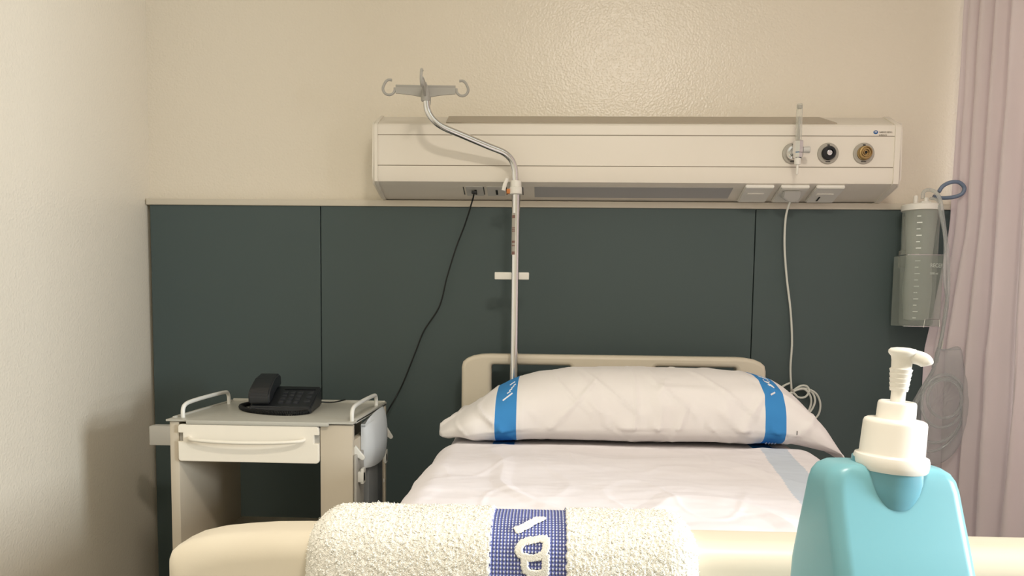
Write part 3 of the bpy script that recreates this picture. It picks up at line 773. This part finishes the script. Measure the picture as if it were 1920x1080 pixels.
# folded leaf, guard and catches on the right flank
XS = X1
def sy_(px): return atx(px, 800, XS+.004).y
def sz_(px, py): return atx(px, py, XS+.004).z
obj('folded_leaf', boxm(XS+.001, XS+.016, sy_(683), sy_(700), .25, sz_(690, 815), bev=.002), M['leafgrey'], cab_)['label'] = 'grey folded leaf on the right flank'
obj('folded_leaf', boxm(XS+.001, XS+.010, sy_(700)+.002, sy_(713), .25, sz_(705, 815), bev=.002), M['leafdark'], cab_)['label'] = 'dark grey folded leaf on the right flank'
obj('leaf_edge', boxm(XS+.001, XS+.008, sy_(665), sy_(679), .25, sz_(670, 850), bev=.002), M['greyplastic'], cab_)
bm = bmesh.new(); ya, yb = sy_(679), sy_(714); zA, zB = sz_(690, 868), sz_(700, 764)
G = []
for i in range(13):
    u = i/12; row = []
    for j in range(15):
        v_ = j/14; Y_ = ya+(yb-ya)*u; Z_ = zA+(zB-zA)*v_
        bul = .020*math.sin(PI*min(1, v_*.9+.1))**.6+.004
        edge = (math.sin(PI*u))**.35 if 0 < u < 1 else 0
        dz = .014*(1-edge) if v_ > .5 else 0
        Z2 = Z_-dz*(v_-.5)*2-(.012*(1-u) if v_ > .9 else 0)
        row.append(bm.verts.new((XS+.012+bul*edge, Y_, Z2-.006*math.sin(PI*u)*(1-v_))))
    G.append(row)
for i in range(12):
    for j in range(14): bm.faces.new((G[i][j], G[i+1][j], G[i+1][j+1], G[i][j+1]))
rows_b = [[bm.verts.new((XS+.001, v.co.y, v.co.z)) for v in row] for row in (G[0], G[-1])]
for R2, Gx in zip(rows_b, (G[0], G[-1])):
    for j in range(14): bm.faces.new((Gx[j], Gx[j+1], R2[j+1], R2[j]))
for j in (0, 14):
    prev = [rows_b[0][j]]+[G[i][j] for i in range(13)]+[rows_b[1][j]]
    bm.faces.new(prev)
obj('bulged_guard', bm, M['milky'], cab_, 60)['label'] = 'milky white bulging guard under the top'
def catch(px0, py0, px1, py1, Y):
    a, b = at(px0, py0, Y), at(px1, py1, Y); d = (b-a).normalized(); s = Vector((-d.z, 0, d.x))
    P = []; w0, w1 = .012, .006
    P = [(a+s*w0), (a-s*w0)]
    for k in range(7): t_ = math.radians(-90+180*k/6); P.append(b+(-s*(-math.sin(t_))*-1*0))
    L = [(a.x+s.x*w0, a.z+s.z*w0), (a.x-s.x*w0, a.z-s.z*w0)]
    for k in range(7):
        t_ = math.radians(-90+180*k/6); q = b+d*w1*math.cos(t_)+s*w1*math.sin(t_); L.append((q.x, q.z))
    return plate2d('catch_lever', [L], Y, .008, .002, M['white'], cab_)
catch(661, 842, 680, 858, NY0+.022); catch(716, 799, 733, 819, NY1-.012)
def clip(px0, px1, py0, py1, Y):
    a, b = at(px0, py1, Y), at(px1, py0, Y)
    bm = bmesh.new(); box(bm, max(a.x, XS-.002), b.x, Y-.01, Y+.012, a.z+.004, b.z-.004, bev=.003); box(bm, b.x-.008, b.x, Y-.008, Y+.018, a.z, b.z+.004, bev=.002)
    obj('clip', bm, M['white'], cab_)
clip(660, 683, 881, 906, NY0+.03); clip(714, 725, 846, 868, NY1-.012); clip(714, 722, 893, 906, NY1-.012)

# ================================================================ TELEPHONE
ph = thing('telephone', 'black corded desk telephone lying on the bedside cabinet', 'telephone', (atz(525, 770, zp).x, -.36, zp))
for q in (cord_o, plug_o): q.parent = ph; q.location = -world_loc(ph)
fl, fr = atz(474, 772, zp), atz(586, 771, zp)
Yf = min(fl.y, -.40)-.0; 
tx_0, tx_1 = at(470, 770, -.45).x, at(588, 768, -.45).x
ty0, ty1 = -.47, -.27
zr = at(560, 724, ty1).z-zp
bm = bmesh.new()
k = (at(603, 730, ty1).x); xb0 = at(490, 730, ty1).x
V = [(tx_0, ty0, zp+.001), (tx_1, ty0, zp+.001), (k, ty1, zp+.001), (xb0, ty1, zp+.001), (tx_0+.003, ty0+.003, zp+.018), (tx_1-.002, ty0+.003, zp+.018), (k, ty1, zp+zr), (xb0, ty1, zp+zr)]
V = [bm.verts.new(v) for v in V]
for f in ((3, 2, 1, 0), (4, 5, 6, 7), (0, 1, 5, 4), (1, 2, 6, 5), (2, 3, 7, 6), (3, 0, 4, 7)): bm.faces.new([V[i] for i in f])
bmesh.ops.bevel(bm, geom=bm.edges[:], offset=.004, segments=3, affect='EDGES')
body = obj('base', bm, M['phone'], ph)
def onface(u, v, h=0):
    """u across, v up the sloping face"""
    a = Vector((tx_0, ty0+.003, zp+.018)); b = Vector((tx_1, ty0+.003, zp+.018)); c = Vector((k, ty1, zp+zr)); d = Vector((xb0, ty1, zp+zr))
    n = (b-a).cross(d-a).normalized()
    return a*(1-u)*(1-v)+b*u*(1-v)+c*u*v+d*(1-u)*v+n*h
def pad(u0, u1, v0, v1, h0, h1, name, m, parent, bev=.001):
    bm = bmesh.new(); lo = [bm.verts.new(onface(u, v, h0)) for u, v in ((u0, v0), (u1, v0), (u1, v1), (u0, v1))]; hi = [bm.verts.new(onface(u, v, h1)) for u, v in ((u0, v0), (u1, v0), (u1, v1), (u0, v1))]
    bm.faces.new(lo[::-1]); bm.faces.new(hi)
    for q in range(4): bm.faces.new((lo[q], lo[(q+1) % 4], hi[(q+1) % 4], hi[q]))
    bmesh.ops.bevel(bm, geom=bm.edges[:], offset=bev, segments=2, affect='EDGES')
    return obj(name, bm, m, parent)
for r_ in range(4):
    for c_ in range(3): pad(.44+.12*c_, .52+.12*c_, .14+.15*r_, .23+.15*r_, -.001, .003, 'key', M['button'], body)
for r_ in range(3): pad(.84, .93, .2+.2*r_, .29+.2*r_, -.001, .003, 'key', M['button'], body)
pad(.42, .94, .80, .93, -.001, .002, 'display', M['dark'], body)
# handset resting along the left side
HP = [(.02, .004), (.02, .026), (.07, .036), (.20, .042), (.55, .045), (.85, .044), (.97, .036), (1.0, .028), (1.0, .004), (.76, .004), (.72, .020), (.34, .018), (.28, .004)]
bm = bmesh.new()
A = [bm.verts.new(onface(.0+.03*v, v, h)) for v, h in HP]; B = [bm.verts.new(onface(.34, v, h)) for v, h in HP]
n = len(HP); bm.faces.new(A); bm.faces.new(B[::-1])
for q in range(n): bm.faces.new((A[q], B[q], B[(q+1) % n], A[(q+1) % n]))
bmesh.ops.bevel(bm, geom=bm.edges[:], offset=.0045, segments=3, affect='EDGES', clamp_overlap=True)
hs = obj('handset', bm, M['phone'], ph, 50)
# coiled cord in front
path = spline([atz(500, 757, zp+.006)+Vector((0, 0, .010)), atz(468, 757, zp+.006), atz(452, 762, zp+.006), atz(466, 769, zp+.006), atz(510, 774, zp+.006), atz(550, 775, zp+.006), atz(577, 772, zp+.006)], 10)
Ls = [0]
for a, b in zip(path, path[1:]): Ls.append(Ls[-1]+(b-a).length)
tot = Ls[-1]; turns = int(tot/.0042); N_ = turns*9; co = []
for i in range(N_+1):
    s = tot*i/N_
    j = min(np.searchsorted(Ls, s, side='right')-1, len(path)-2); j = max(j, 0)
    f_ = (s-Ls[j])/max(1e-6, Ls[j+1]-Ls[j]); p = path[j].lerp(path[j+1], f_); t_ = (path[j+1]-path[j]).normalized()
    sd = t_.cross(Vector((0, 0, 1))).normalized(); up = sd.cross(t_); an = 2*PI*i/9
    co.append(p+(sd*math.cos(an)+up*math.sin(an))*.0052)
bm = bmesh.new(); tube(bm, co, .0016, 6); tube(bm, path, .003, 8); obj('coiled_cord', bm, M['black'], ph, 60)
bm = bmesh.new(); tube(bm, spline([(k-.03, ty1, zp+.01), (k+.02, ty1+.03, zp+.004), (k+.06, ty1+.035, zp+.012)], 6), .002, 6); obj('line_cord', bm, M['cableblack'], ph)

# ================================================================ SUCTION CANISTER
YC = -.10
cl, cr = at(1699, 500, YC-.045).x, at(1771, 500, YC-.045).x
cx = (cl+cr)/2+.001; cz0, cz1 = at(1730, 610, YC-.045).z, at(1733, 386, YC-.045).z
R0 = (cr-cl)/2
can = thing('suction_canister', 'clear graduated suction canister with white lid hung on the wall by the curtain', 'canister', (cx, YC, cz0))
Hc = cz1-cz0
def ring_lathe(r0, r1, z0, z1): return [(r0*.9, z0), (r0, z0+.006), (r1, z1)]
bm = bmesh.new(); lathe(bm, [(R0*.78, 0), (R0*.84, .005), (R0*.90, Hc*.4), (R0*.93, Hc-.004)], Matrix.Translation((cx, YC, cz0)), 48, cap=False)
jar = obj('jar', bm, M['jar'], can, 60)
bm = bmesh.new(); lathe(bm, [(R0*.2, .012), (R0*.62, .016), (R0*.74, Hc*.3), (R0*.62, Hc*.55), (R0*.72, Hc*.8), (R0*.8, Hc-.01)], Matrix.Translation((cx, YC, cz0)), 22, cap=False)
for v in bm.verts: v.co += Vector((fbm(v.co.x*60, v.co.y*60, v.co.z*30), fbm(v.co.z*40, v.co.x*60, 3), 0))*.004
obj('liner', bm, M['jarinner'], can, 60)
bm = bmesh.new(); lathe(bm, [(R0*.93, -.010), (R0*1.0, -.009), (R0*1.0, .006), (R0*.93, .009), (R0*.3, .011), (.001, .011)], Matrix.Translation((cx, YC, cz1)), 48)
obj('lid', bm, M['plastic'], can)
bm = bmesh.new()
for a, b, h in ((-.018, .0, .022), (.010, -.004, .016)):
    lathe(bm, [(.0065, 0), (.0065, h), (.0045, h+.003)], Matrix.Translation((cx+a, YC+b, cz1+.010)), 18)
box(bm, cx-.006, cx+.022, YC-.012, YC+.004, cz1+.010, cz1+.018, bev=.002)
obj('port', bm, M['plastic'], can)
def jarpt(ang, z, r=None):
    t_ = z/Hc; rr2 = R0*(.84+.09*t_)+.0008 if r is None else r
    return Vector((cx+rr2*math.sin(ang), YC-rr2*math.cos(ang), cz0+z))
bm = bmesh.new()
for i in range(17):
    z = .02+(Hc-.05)*i/16; w_ = .28 if i % 2 else .2
    P = [(jarpt(-.62+w_*q/4, z), jarpt(-.62+w_*q/4, z+.0028)) for q in range(5)]
    vs = [(bm.verts.new(a), bm.verts.new(b)) for a, b in P]
    for a, b in zip(vs, vs[1:]): bm.faces.new((a[0], b[0], b[1], a[1]))
obj('scale_marks', bm, M['mark'], jar)
p = jarpt(.33, Hc*.49); text('jar_lettering', 'RECEP', .016, p+Vector((-.004, -.002, 0)), Matrix.Rotation(.35, 4, 'Z') @ FACE, M['mark'], jar)
p = jarpt(.33, Hc*.43); text('jar_lettering', '2000 ml', .009, p+Vector((-.004, -.002, 0)), Matrix.Rotation(.35, 4, 'Z') @ FACE, M['mark'], jar)
# square clear outer holder at the lower half, wire ring
hx0, hx1 = cx-R0*1.06, cx+R0*.92
hzt = at(1730, 478, YC-.045).z
bm = bmesh.new()
L = rrect(hx0, hx1, YC-R0*.98, YC+R0*.8, .012)
A = [bm.verts.new((a, b, cz0-.004)) for a, b in L]; B = [bm.verts.new((a, b, hzt)) for a, b in L]
n = len(L)
for q in range(n): bm.faces.new((A[q], A[(q+1) % n], B[(q+1) % n], B[q]))
bm.faces.new(A[::-1]); obj('outer_sleeve', bm, M['jar'], can, 50)
bm = bmesh.new()
tube(bm, [Vector((a, b, hzt)) for a, b in L]+[Vector((L[0][0], L[0][1], hzt))], .0014, 8)
obj('wire_ring', bm, M['chrome'], can); bm = bmesh.new(); tube(bm, [Vector((a, b, cz0-.003)) for a, b in L]+[Vector((L[0][0], L[0][1], cz0-.003))], .0014, 8)
yb2 = YC-R0*.99
tube(bm, [(cx-.001, yb2, cz0-.006), (cx+.002, yb2, cz0+.018), (cx+.042, yb2, cz0+.018), (cx+.044, yb2, cz0-.004)], .0011, 6)
obj('wire_ring', bm, M['chrome'], can)
bm = bmesh.new(); box(bm, cx-.03, cx+.03, YC+.045, -.03, hzt-.03, hzt+.02, bev=.003); box(bm, cx-.02, cx+.02, -.036, -.03, ZT-.12, ZT-.02)
obj('wall_bracket', bm, M['greyplastic'], can)
bm = bmesh.new(); tube(bm, spline([at(1760, 360, YC-.02), at(1768, 349, YC-.02), at(1782, 342, YC-.03), at(1798, 342, YC-.03), at(1808, 352, YC-.03), at(1803, 364, YC-.03), at(1785, 370, YC-.02), at(1764, 371, YC), at(1750, 368, YC)], 8), .0056, 14)
obj('blue_tube', bm, M['bluetube'], can)['label'] = 'blue-grey tube looped above the lid'
bm = bmesh.new(); tube(bm, spline([at(1730, 372, YC), at(1732, 360, YC), at(1742, 356, YC-.01), at(1756, 362, YC-.03), at(1764, 380, YC-.05), at(1768, 410, YC-.058), at(1776, 470, YC-.05), at(1778, 540, YC-.045), at(1772, 590, YC-.04), at(1764, 640, YC-.04), at(1750, 690, YC-.04)], 8), .0052, 14)
tube(bm, spline([at(1745, 372, YC), at(1758, 376, YC-.03), at(1763, 400, YC-.055), at(1772, 450, YC-.058), at(1771, 520, YC-.055), at(1776, 570, YC-.04), at(1768, 620, YC-.04), at(1756, 680, YC-.04)], 8), .0042, 12)
obj('drain_tube', bm, M['tube'], can)

# ---------------- bag with coiled tubing below it
YG = -.205
bagt = thing('tubing_bag', 'clear plastic bag of coiled suction tubing hanging beside the curtain', 'bag', at(1762, 870, YG))
bo = [(1757, 652), (1772, 656), (1800, 652), (1808, 690), (1818, 720), (1817, 770), (1806, 820), (1780, 858), (1745, 872), (1712, 850), (1702, 800), (1706, 765), (1728, 725), (1748, 690)]
bo = [at(a, b, YG) for a, b in bo]; cc = sum(bo, Vector())/len(bo)
bs = spline(bo+[bo[0]], 6)[:-1]
for sgn, nm in ((-1, 0), (1, 1)):
    pass
bm = bmesh.new(); rings = []
for s_ in [1, .96, .86, .7, .5, .25]:
    for sg in (-1, 1): pass
def bag_ring(s_, sg):
    return [bm.verts.new(cc+(p-cc)*s_+Vector((0, sg*(.019*math.sqrt(max(0, 1-s_**3))+.0025*fbm(p.x*40, p.z*40, s_*3))+.0, 0))) for p in bs]
base_ring = [bm.verts.new(p) for p in bs]
for sg in (-1, 1):
    prev = base_ring
    for s_ in (.97, .9, .78, .6, .4, .2, .08):
        cur = bag_ring(s_, sg)
        for q in range(len(bs)): bm.faces.new((prev[q], prev[(q+1) % len(bs)], cur[(q+1) % len(bs)], cur[q]))
        prev = cur
    bm.faces.new(prev)
obj('bag_film', bm, M['film'], bagt, 70)
bm = bmesh.new(); tube(bm, bs+[bs[0]], .0012, 6)
tube(bm, [at(1757, 656, YG-.001), at(1800, 655, YG-.001)], .0018, 6); obj('bag_seam', bm, M['film'], bagt)
bm = bmesh.new()
def ell(cx_, cy_, rx_, ry_, y0, rot=0, a0=0, a1=360, n=28):
    P = []
    for q in range(n+1):
        t_ = math.radians(a0+(a1-a0)*q/n); u = rx_*math.cos(t_); v = ry_*math.sin(t_)
        P.append(at(cx_+u*math.cos(rot)-v*math.sin(rot), cy_+u*math.sin(rot)+v*math.cos(rot), y0+.004*math.sin(t_*1.5)))
    return P
tube(bm, ell(1771, 748, 32, 36, YG-.006), .0045, 10, caps=False)
tube(bm, ell(1768, 752, 40, 50, YG, .2), .0045, 10, caps=False)
tube(bm, ell(1762, 770, 46, 62, YG+.004, .35), .0045, 10, caps=False)
tube(bm, ell(1757, 790, 42, 60, YG+.009, .5, -60, 170), .0042, 10)
tube(bm, spline([at(1752, 690, -.145), at(1740, 712, YG+.006), at(1722, 740, YG+.004), at(1708, 790, YG)], 8), .0045, 10)
obj('tube_coil', bm, M['tube'], bagt)
bm = bmesh.new(); tube(bm, [at(1765, 655, YG), at(1768, 640, -.15), at(1768, 622, -.06), at(1768, 622, -.031)], .0016, 8); obj('hanging_loop', bm, M['cablewhite'], bagt)

# ================================================================ CURTAIN
path = []
ctrl = [(1.27, -.043), (1.225, -.047), (1.190, -.056), (1.212, -.082), (1.186, -.11), (1.222, -.128), (1.192, -.158), (1.236, -.172), (1.200, -.212), (1.250, -.226), (1.212, -.272), (1.268, -.292), (1.232, -.352), (1.290, -.372), (1.27, -.47), (1.36, -.53), (1.38, -.66), (1.45, -.72), (1.43, -.86), (1.52, -.94), (1.50, -1.08), (1.50, -1.18), (1.40, -1.24), (1.40, -1.34), (1.30, -1.38), (1.28, -1.48), (1.19, -1.52), (1.13, -1.62)]
path = spline([Vector((a, b, 0)) for a, b in ctrl], 10)
bm = bmesh.new(); NZ = 40; cols = []
for i, p in enumerate(path):
    t_ = i/(len(path)-1); col = []
    nn = path[min(i+1, len(path)-1)]-path[max(i-1, 0)]; nn = Vector((-nn.y, nn.x, 0)).normalized()
    for j in range(NZ+1):
        z = .04+(2.60-.04)*j/NZ; low = max(0, 1.35-z)
        spread = 1-t_
        q = p+nn*(.006*fbm(p.x*6+z*.8, p.y*7, z*.9))*(1+1.5*(1-j/NZ))
        q.x -= .05*spread*min(1, low/.35)*(1 if i < 60 else max(0, 1-(i-60)/50)); q.z = z
        q.x += .012*max(0, z-1.4)*spread
        col.append(bm.verts.new(q))
    cols.append(col)
for a, b in zip(cols, cols[1:]):
    for j in range(NZ): bm.faces.new((a[j], b[j], b[j+1], a[j+1]))
cur = obj('curtain', bm, M['curtain'], None, 180)
sd = cur.modifiers.new('cloth thickness', 'SOLIDIFY'); sd.thickness = .0012
tag(cur, 'lilac grey curtain hanging in folds at the right of the bed', 'curtain')
bm = bmesh.new(); tube(bm, [(1.12, -.06, 2.645), (1.3, -.42, 2.645), (1.46, -.8, 2.645), (1.5, -1.08, 2.645), (1.38, -1.32, 2.645), (1.12, -1.64, 2.645)], .012, 10)
ct = obj('curtain_track', bm, M['white']); tag(ct, 'white curtain track under the ceiling above the curtain', 'curtain track')

# ================================================================ TOWEL over the footboard
YTf = YB-.026-.011        # towel mid-thickness in front of the board
tx0_, tx1_ = at(563, 1040, YTf-.006).x, at(1319, 1040, YTf-.006).x
ztw = at(930, 967, YB-.02).z
bzl, bzr = at(918, 1010, YTf-.008).x, at(1063, 1010, YTf-.008).x
# profile of the outer surface over the board (y, z), front to back, by arc length
TH = .0
prof_pts = [(YTf-.010, ztw-.24), (YTf-.012, ztw-.16), (YTf-.0125, ztw-.09), (YTf-.012, ztw-.05), (YTf-.010, ztw-.028), (YTf-.004, ztw-.0125), (YTf+.008, ztw-.0035), (YTf+.024, ztw), (YTf+.045, ztw-.001), (YTf+.06, ztw-.007), (YTf+.071, ztw-.018), (YTf+.0765, ztw-.036), (YTf+.0775, ztw-.07), (YTf+.0775, ztw-.13)]
PP = spline([Vector((0, a, b)) for a, b in prof_pts], 14)
PL = [0]
for a, b in zip(PP, PP[1:]): PL.append(PL[-1]+(b-a).length)
PT = PL[-1]
core_y = YTf+.034
def towel_pt(x, s, off=0.0):
    s = min(max(s, 0), PT); j = max(0, min(int(np.searchsorted(PL, s))-1, len(PP)-2)); f_ = (s-PL[j])/max(1e-7, PL[j+1]-PL[j])
    p = PP[j].lerp(PP[j+1], f_); t_ = (PP[j+1]-PP[j]).normalized(); n = Vector((0, t_.z, -t_.y))   # outward
    if n.dot(Vector((0, p.y-YB, p.z-min(p.z, ztw-.035)))) < 0: n = -n
    e = min((x-tx0_), (tx1_-x)); R = .02
    inn = 0
    if e < R: inn = R-math.sqrt(max(0, R*R-(R-e)**2))
    co_ = Vector((0, YB, min(p.z, ztw-.035)))-p; kk = min(inn/max(co_.length, 1e-5), .95)
    return Vector((x, p.y, p.z))+Vector((0, co_.y, co_.z))*kk+n*off*(1 if kk < .3 else .5), n
def terry(x, s):
    return .0010*noise.noise(Vector((x*700, s*700, 1)))+.0006*noise.noise(Vector((x*330, s*330, 5)))+.0007*noise.noise(Vector((x*40, s*40, 8)))
def in_band(x, s):
    wob = .0006*math.sin(s*900)
    return bzl+wob < x < bzr+(ztw-0)*0+wob+.0035*max(0, min(1, (0.32-s)/.1))*0
NXT, NS = 460, 300
xg = [tx0_+(tx1_-tx0_)*.5*(1-math.cos(PI*min(1, max(0, i/NXT)))) if False else tx0_+(tx1_-tx0_)*i/NXT for i in range(NXT+1)]
bm = bmesh.new(); uvl = bm.loops.layers.uv.new('weave'); rows = []
svals = [PT*(.30+.70*j/NS) for j in range(NS+1)]
svals = [PT*.0+(PT*.30)*j/30 for j in range(30)]+svals
for x in xg:
    row = []
    for s in svals:
        b_ = in_band(x, s); o_ = -.0014+.00015*math.sin(x*2*PI/.0022) if b_ else terry(x, s)
        row.append(bm.verts.new(towel_pt(x, s, o_)[0]))
    rows.append(row)
for i in range(NXT):
    for j in range(len(svals)-1):
        f = bm.faces.new((rows[i][j], rows[i+1][j], rows[i+1][j+1], rows[i][j+1]))
        f.material_index = 1 if in_band((xg[i]+xg[i+1])/2, svals[j]) else 0
        for l, (a, b) in zip(f.loops, ((i, j), (i+1, j), (i+1, j+1), (i, j+1))): l[uvl].uv = (xg[a]-tx0_, svals[b])
# inner face so the towel has thickness
inner = []
for x in (tx0_, tx1_):
    pass
me = bpy.data.meshes.new('towel'); bm.normal_update(); bm.to_mesh(me); bm.free()
tw = link_mesh('towel', me, [M['towel'], M['band']], None, 180); _wl[tw.name] = Vector((0, 0, 0))
tag(tw, 'cream terry towel with a blue woven band draped over the footboard', 'towel')
# loops of the pile
bm = bmesh.new(); rnd = random.Random(3)
for q in range(15000):
    x = rnd.uniform(tx0_+.0005, tx1_-.0005); s = rnd.uniform(PT*.42, PT*.86)
    if in_band(x, s) or bzl-.001 < x < bzr+.001: continue
    p, n = towel_pt(x, s, terry(x, s)-.0006)
    a = rnd.uniform(0, 2*PI); side = Vector((math.cos(a), math.sin(a)*.5, math.sin(a)*.8)); side = (side-n*side.dot(n)).normalized(); b = n.cross(side)
    h = rnd.uniform(.0007, .0016); wl = .00055; tw_ = .00026; lean = Vector((rnd.uniform(-.0006, .0006), 0, rnd.uniform(-.0008, .0002)))
    P = [p-side*wl, p-side*wl*1.2+n*h*.6+lean*.5, p+n*h+lean, p+side*wl*1.2+n*h*.6+lean*.5, p+side*wl]
    va = [(bm.verts.new(c-b*tw_), bm.verts.new(c+b*tw_+n*.0002)) for c in P]
    for c, d in zip(va, va[1:]): bm.faces.new((c[0], c[1], d[1], d[0]))
pile = obj('terry_pile', bm, M['loop'], tw, 180); pile['kind'] = 'stuff'
# raised white terry letters on the band
def band_s(py, px=990):
    """arc length on the profile whose point is seen at image row py"""
    best, bs_ = 1e9, 0
    for q in range(0, 600):
        s = PT*(.25+.45*q/600); p = towel_pt((bzl+bzr)/2, s)[0]; v = MR.transposed() @ (p-CAM); y = PY-F*v.y/-v.z
        if abs(y-py) < best: best, bs_ = abs(y-py), s
    return bs_
tbl = [(py, band_s(py)) for py in range(970, 1092, 4)]
def bp(px, py):
    s = float(np.interp(py, [a for a, _ in tbl], [b for _, b in tbl])); x = at(px, py, YTf-.011).x
    return x, s
bm = bmesh.new()
def blob_stroke(pts, wpx):
    fine = spline([Vector((a, b, 0)) for a, b in pts], 10)
    for q, p in enumerate(fine):
        t_ = (fine[min(q+1, len(fine)-1)]-fine[max(q-1, 0)]).normalized(); sd_ = Vector((-t_.y, t_.x, 0))
        for m_ in range(-2, 3):
            c = p+sd_*wpx*.2*m_+Vector((rnd.uniform(-1, 1), rnd.uniform(-1, 1), 0)); x, s = bp(c.x, c.y)
            pp, n = towel_pt(x, s, -.0004)
            e1_ = Vector((1, 0, 0)); e2_ = n.cross(e1_).normalized(); r_ = rnd.uniform(.0008, .0012)
            top = bm.verts.new(pp+n*.0012); ring = [bm.verts.new(pp+(e1_*math.cos(z_)+e2_*math.sin(z_))*r_+n*(-.0003)) for z_ in (2*PI*y_/6 for y_ in range(6))]
            for y_ in range(6): bm.faces.new((top, ring[y_], ring[(y_+1) % 6]))
blob_stroke([(966, 994), (985, 985), (1004, 974), (1020, 966)], 11)
blob_stroke([(1026, 1008), (1000, 1011), (982, 1016), (972, 1028), (975, 1040), (990, 1046), (1008, 1044), (1020, 1036), (1024, 1022), (1024, 1008)], 11)
blob_stroke([(1023, 1040), (1023, 1058), (1022, 1078)], 11)
blob_stroke([(984, 1048), (983, 1060), (988, 1072), (1004, 1076), (1018, 1074)], 11)
obj('band_lettering', bm, M['loop'], tw, 180)

# ================================================================ PUMP BOTTLE
YBo = -2.10
bc = at(1669, 876, YBo)             # centre of the collar
TILT = math.radians(3.4)
bot = bpy.data.objects.new('soap_bottle', None); C.objects.link(bot); bot.location = bc; bot.empty_display_size = .05
bot.rotation_euler = (0, TILT, 0)
tag(bot, 'turquoise plastic pump bottle with white pump standing at the foot of the bed', 'bottle')
def bpart(name, bm, m, smooth=50):
    bmesh.ops.recalc_face_normals(bm, faces=bm.faces); me = bpy.data.meshes.new(name); bm.to_mesh(me); bm.free()
    o = link_mesh(name, me, m, None, smooth); o.parent = bot; return o
# local frame: z up, origin at collar bottom centre; body turned about z
th = math.radians(10)
def sect(w, d, yoff, z, r, n=8, xo=0):
    pts = []
    for cx_, cy_, a0 in ((w/2-r, d/2-r, 0), (-w/2+r, d/2-r, 90), (-w/2+r, -d/2+r, 180), (w/2-r, -d/2+r, 270)):
        for k in range(n+1):
            a = math.radians(a0+90*k/n); pts.append(Vector((cx_+r*math.cos(a), cy_+r*math.sin(a), 0)))
    return [Matrix.Rotation(th, 3, 'Z') @ p + Vector((xo-.0015-z*.09, yoff+.005, z)) for p in pts]
secs = [(.044, .016, 0, .0015, .006), (.056, .021, 0, .0008, .007), (.064, .0245, 0, -.0015, .0075), (.069, .027, 0, -.005, .008), (.0715, .029, 0, -.010, .008), (.0727, .034, 0, -.020, .008), (.0735, .044, 0, -.036, .008), (.074, .056, 0, -.055, .008), (.0745, .061, 0, -.075, .008), (.0745, .063, 0, -.10, .009), (.0745, .063, 0, -.185, .009), (.071, .060, 0, -.194, .009), (.062, .052, 0, -.197, .008)]
bm = bmesh.new(); rings = [[bm.verts.new(p) for p in sect(w_, d_, yo, z, r)] for w_, d_, yo, z, r in secs]
n = len(rings[0])
for a, b in zip(rings, rings[1:]):
    for k in range(n): bm.faces.new((a[k], a[(k+1) % n], b[(k+1) % n], b[k]))
bm.faces.new(rings[0][::-1]); bm.faces.new(rings[-1])
body_o = bpart('body', bm, M['bottle'], 60)
bm = bmesh.new(); lathe(bm, [(.0165, .004), (.0168, .0), (.0172, -.006), (.0165, -.012), (.0150, -.018), (.012, -.023), (.006, -.026)], Matrix.Translation((-.001, .002, 0)), seg=48); bpart('neck', bm, M['neck'])
bm = bmesh.new()
lathe(bm, [(.0165, -.001), (.0172, 0), (.0175, .002), (.0175, .0045), (.0170, .0062), (.0154, .0068), (.0151, .0075), (.0147, .0222), (.0142, .0236), (.0130, .0243), (.0094, .0245), (.0091, .0250), (.0089, .0318), (.0085, .0329), (.0078, .0333), (.0066, .0326), (.0040, .0322)], seg=64)
bpart('collar', bm, M['pump'])
bm = bmesh.new()
prof = [(.0033, .030), (.0034, .0405)]
z = .0405
for k in range(5): prof += [(.0041+.0002*k, z), (.0045+.00022*k, z+.0017), (.0042+.0002*k, z+.0018)]; z += .0023
prof += [(.0046, z), (.0048, z+.0035), (.0052, z+.0055), (.0064, z+.0068), (.0067, z+.0075), (.0066, z+.0085), (.0056, z+.0095), (.003, z+.0100), (.0002, z+.0101)]
prof = [(r_, z_-.0022) for r_, z_ in prof]; lathe(bm, prof, seg=40); bpart('pump_stem', bm, M['pump'])
bm = bmesh.new(); zt_ = z+.0043
npts = spline([(.001, -.001, zt_), (.004, -.0025, zt_-.0005), (.0068, -.0045, zt_-.0012), (.0086, -.0055, zt_-.0024), (.0092, -.006, zt_-.0044)], 6)
tube(bm, npts, [.0034]*(len(npts)-6)+[.0034, .0034, .0033, .0032, .0029, .0025], 18, flat=.9)
bpart('nozzle', bm, M['pump'])

# rests on the rack under it: nothing else to place
for o in bpy.data.objects:
    if o.parent is not None and o.type == 'MESH' and 'category' in o: del o['category']
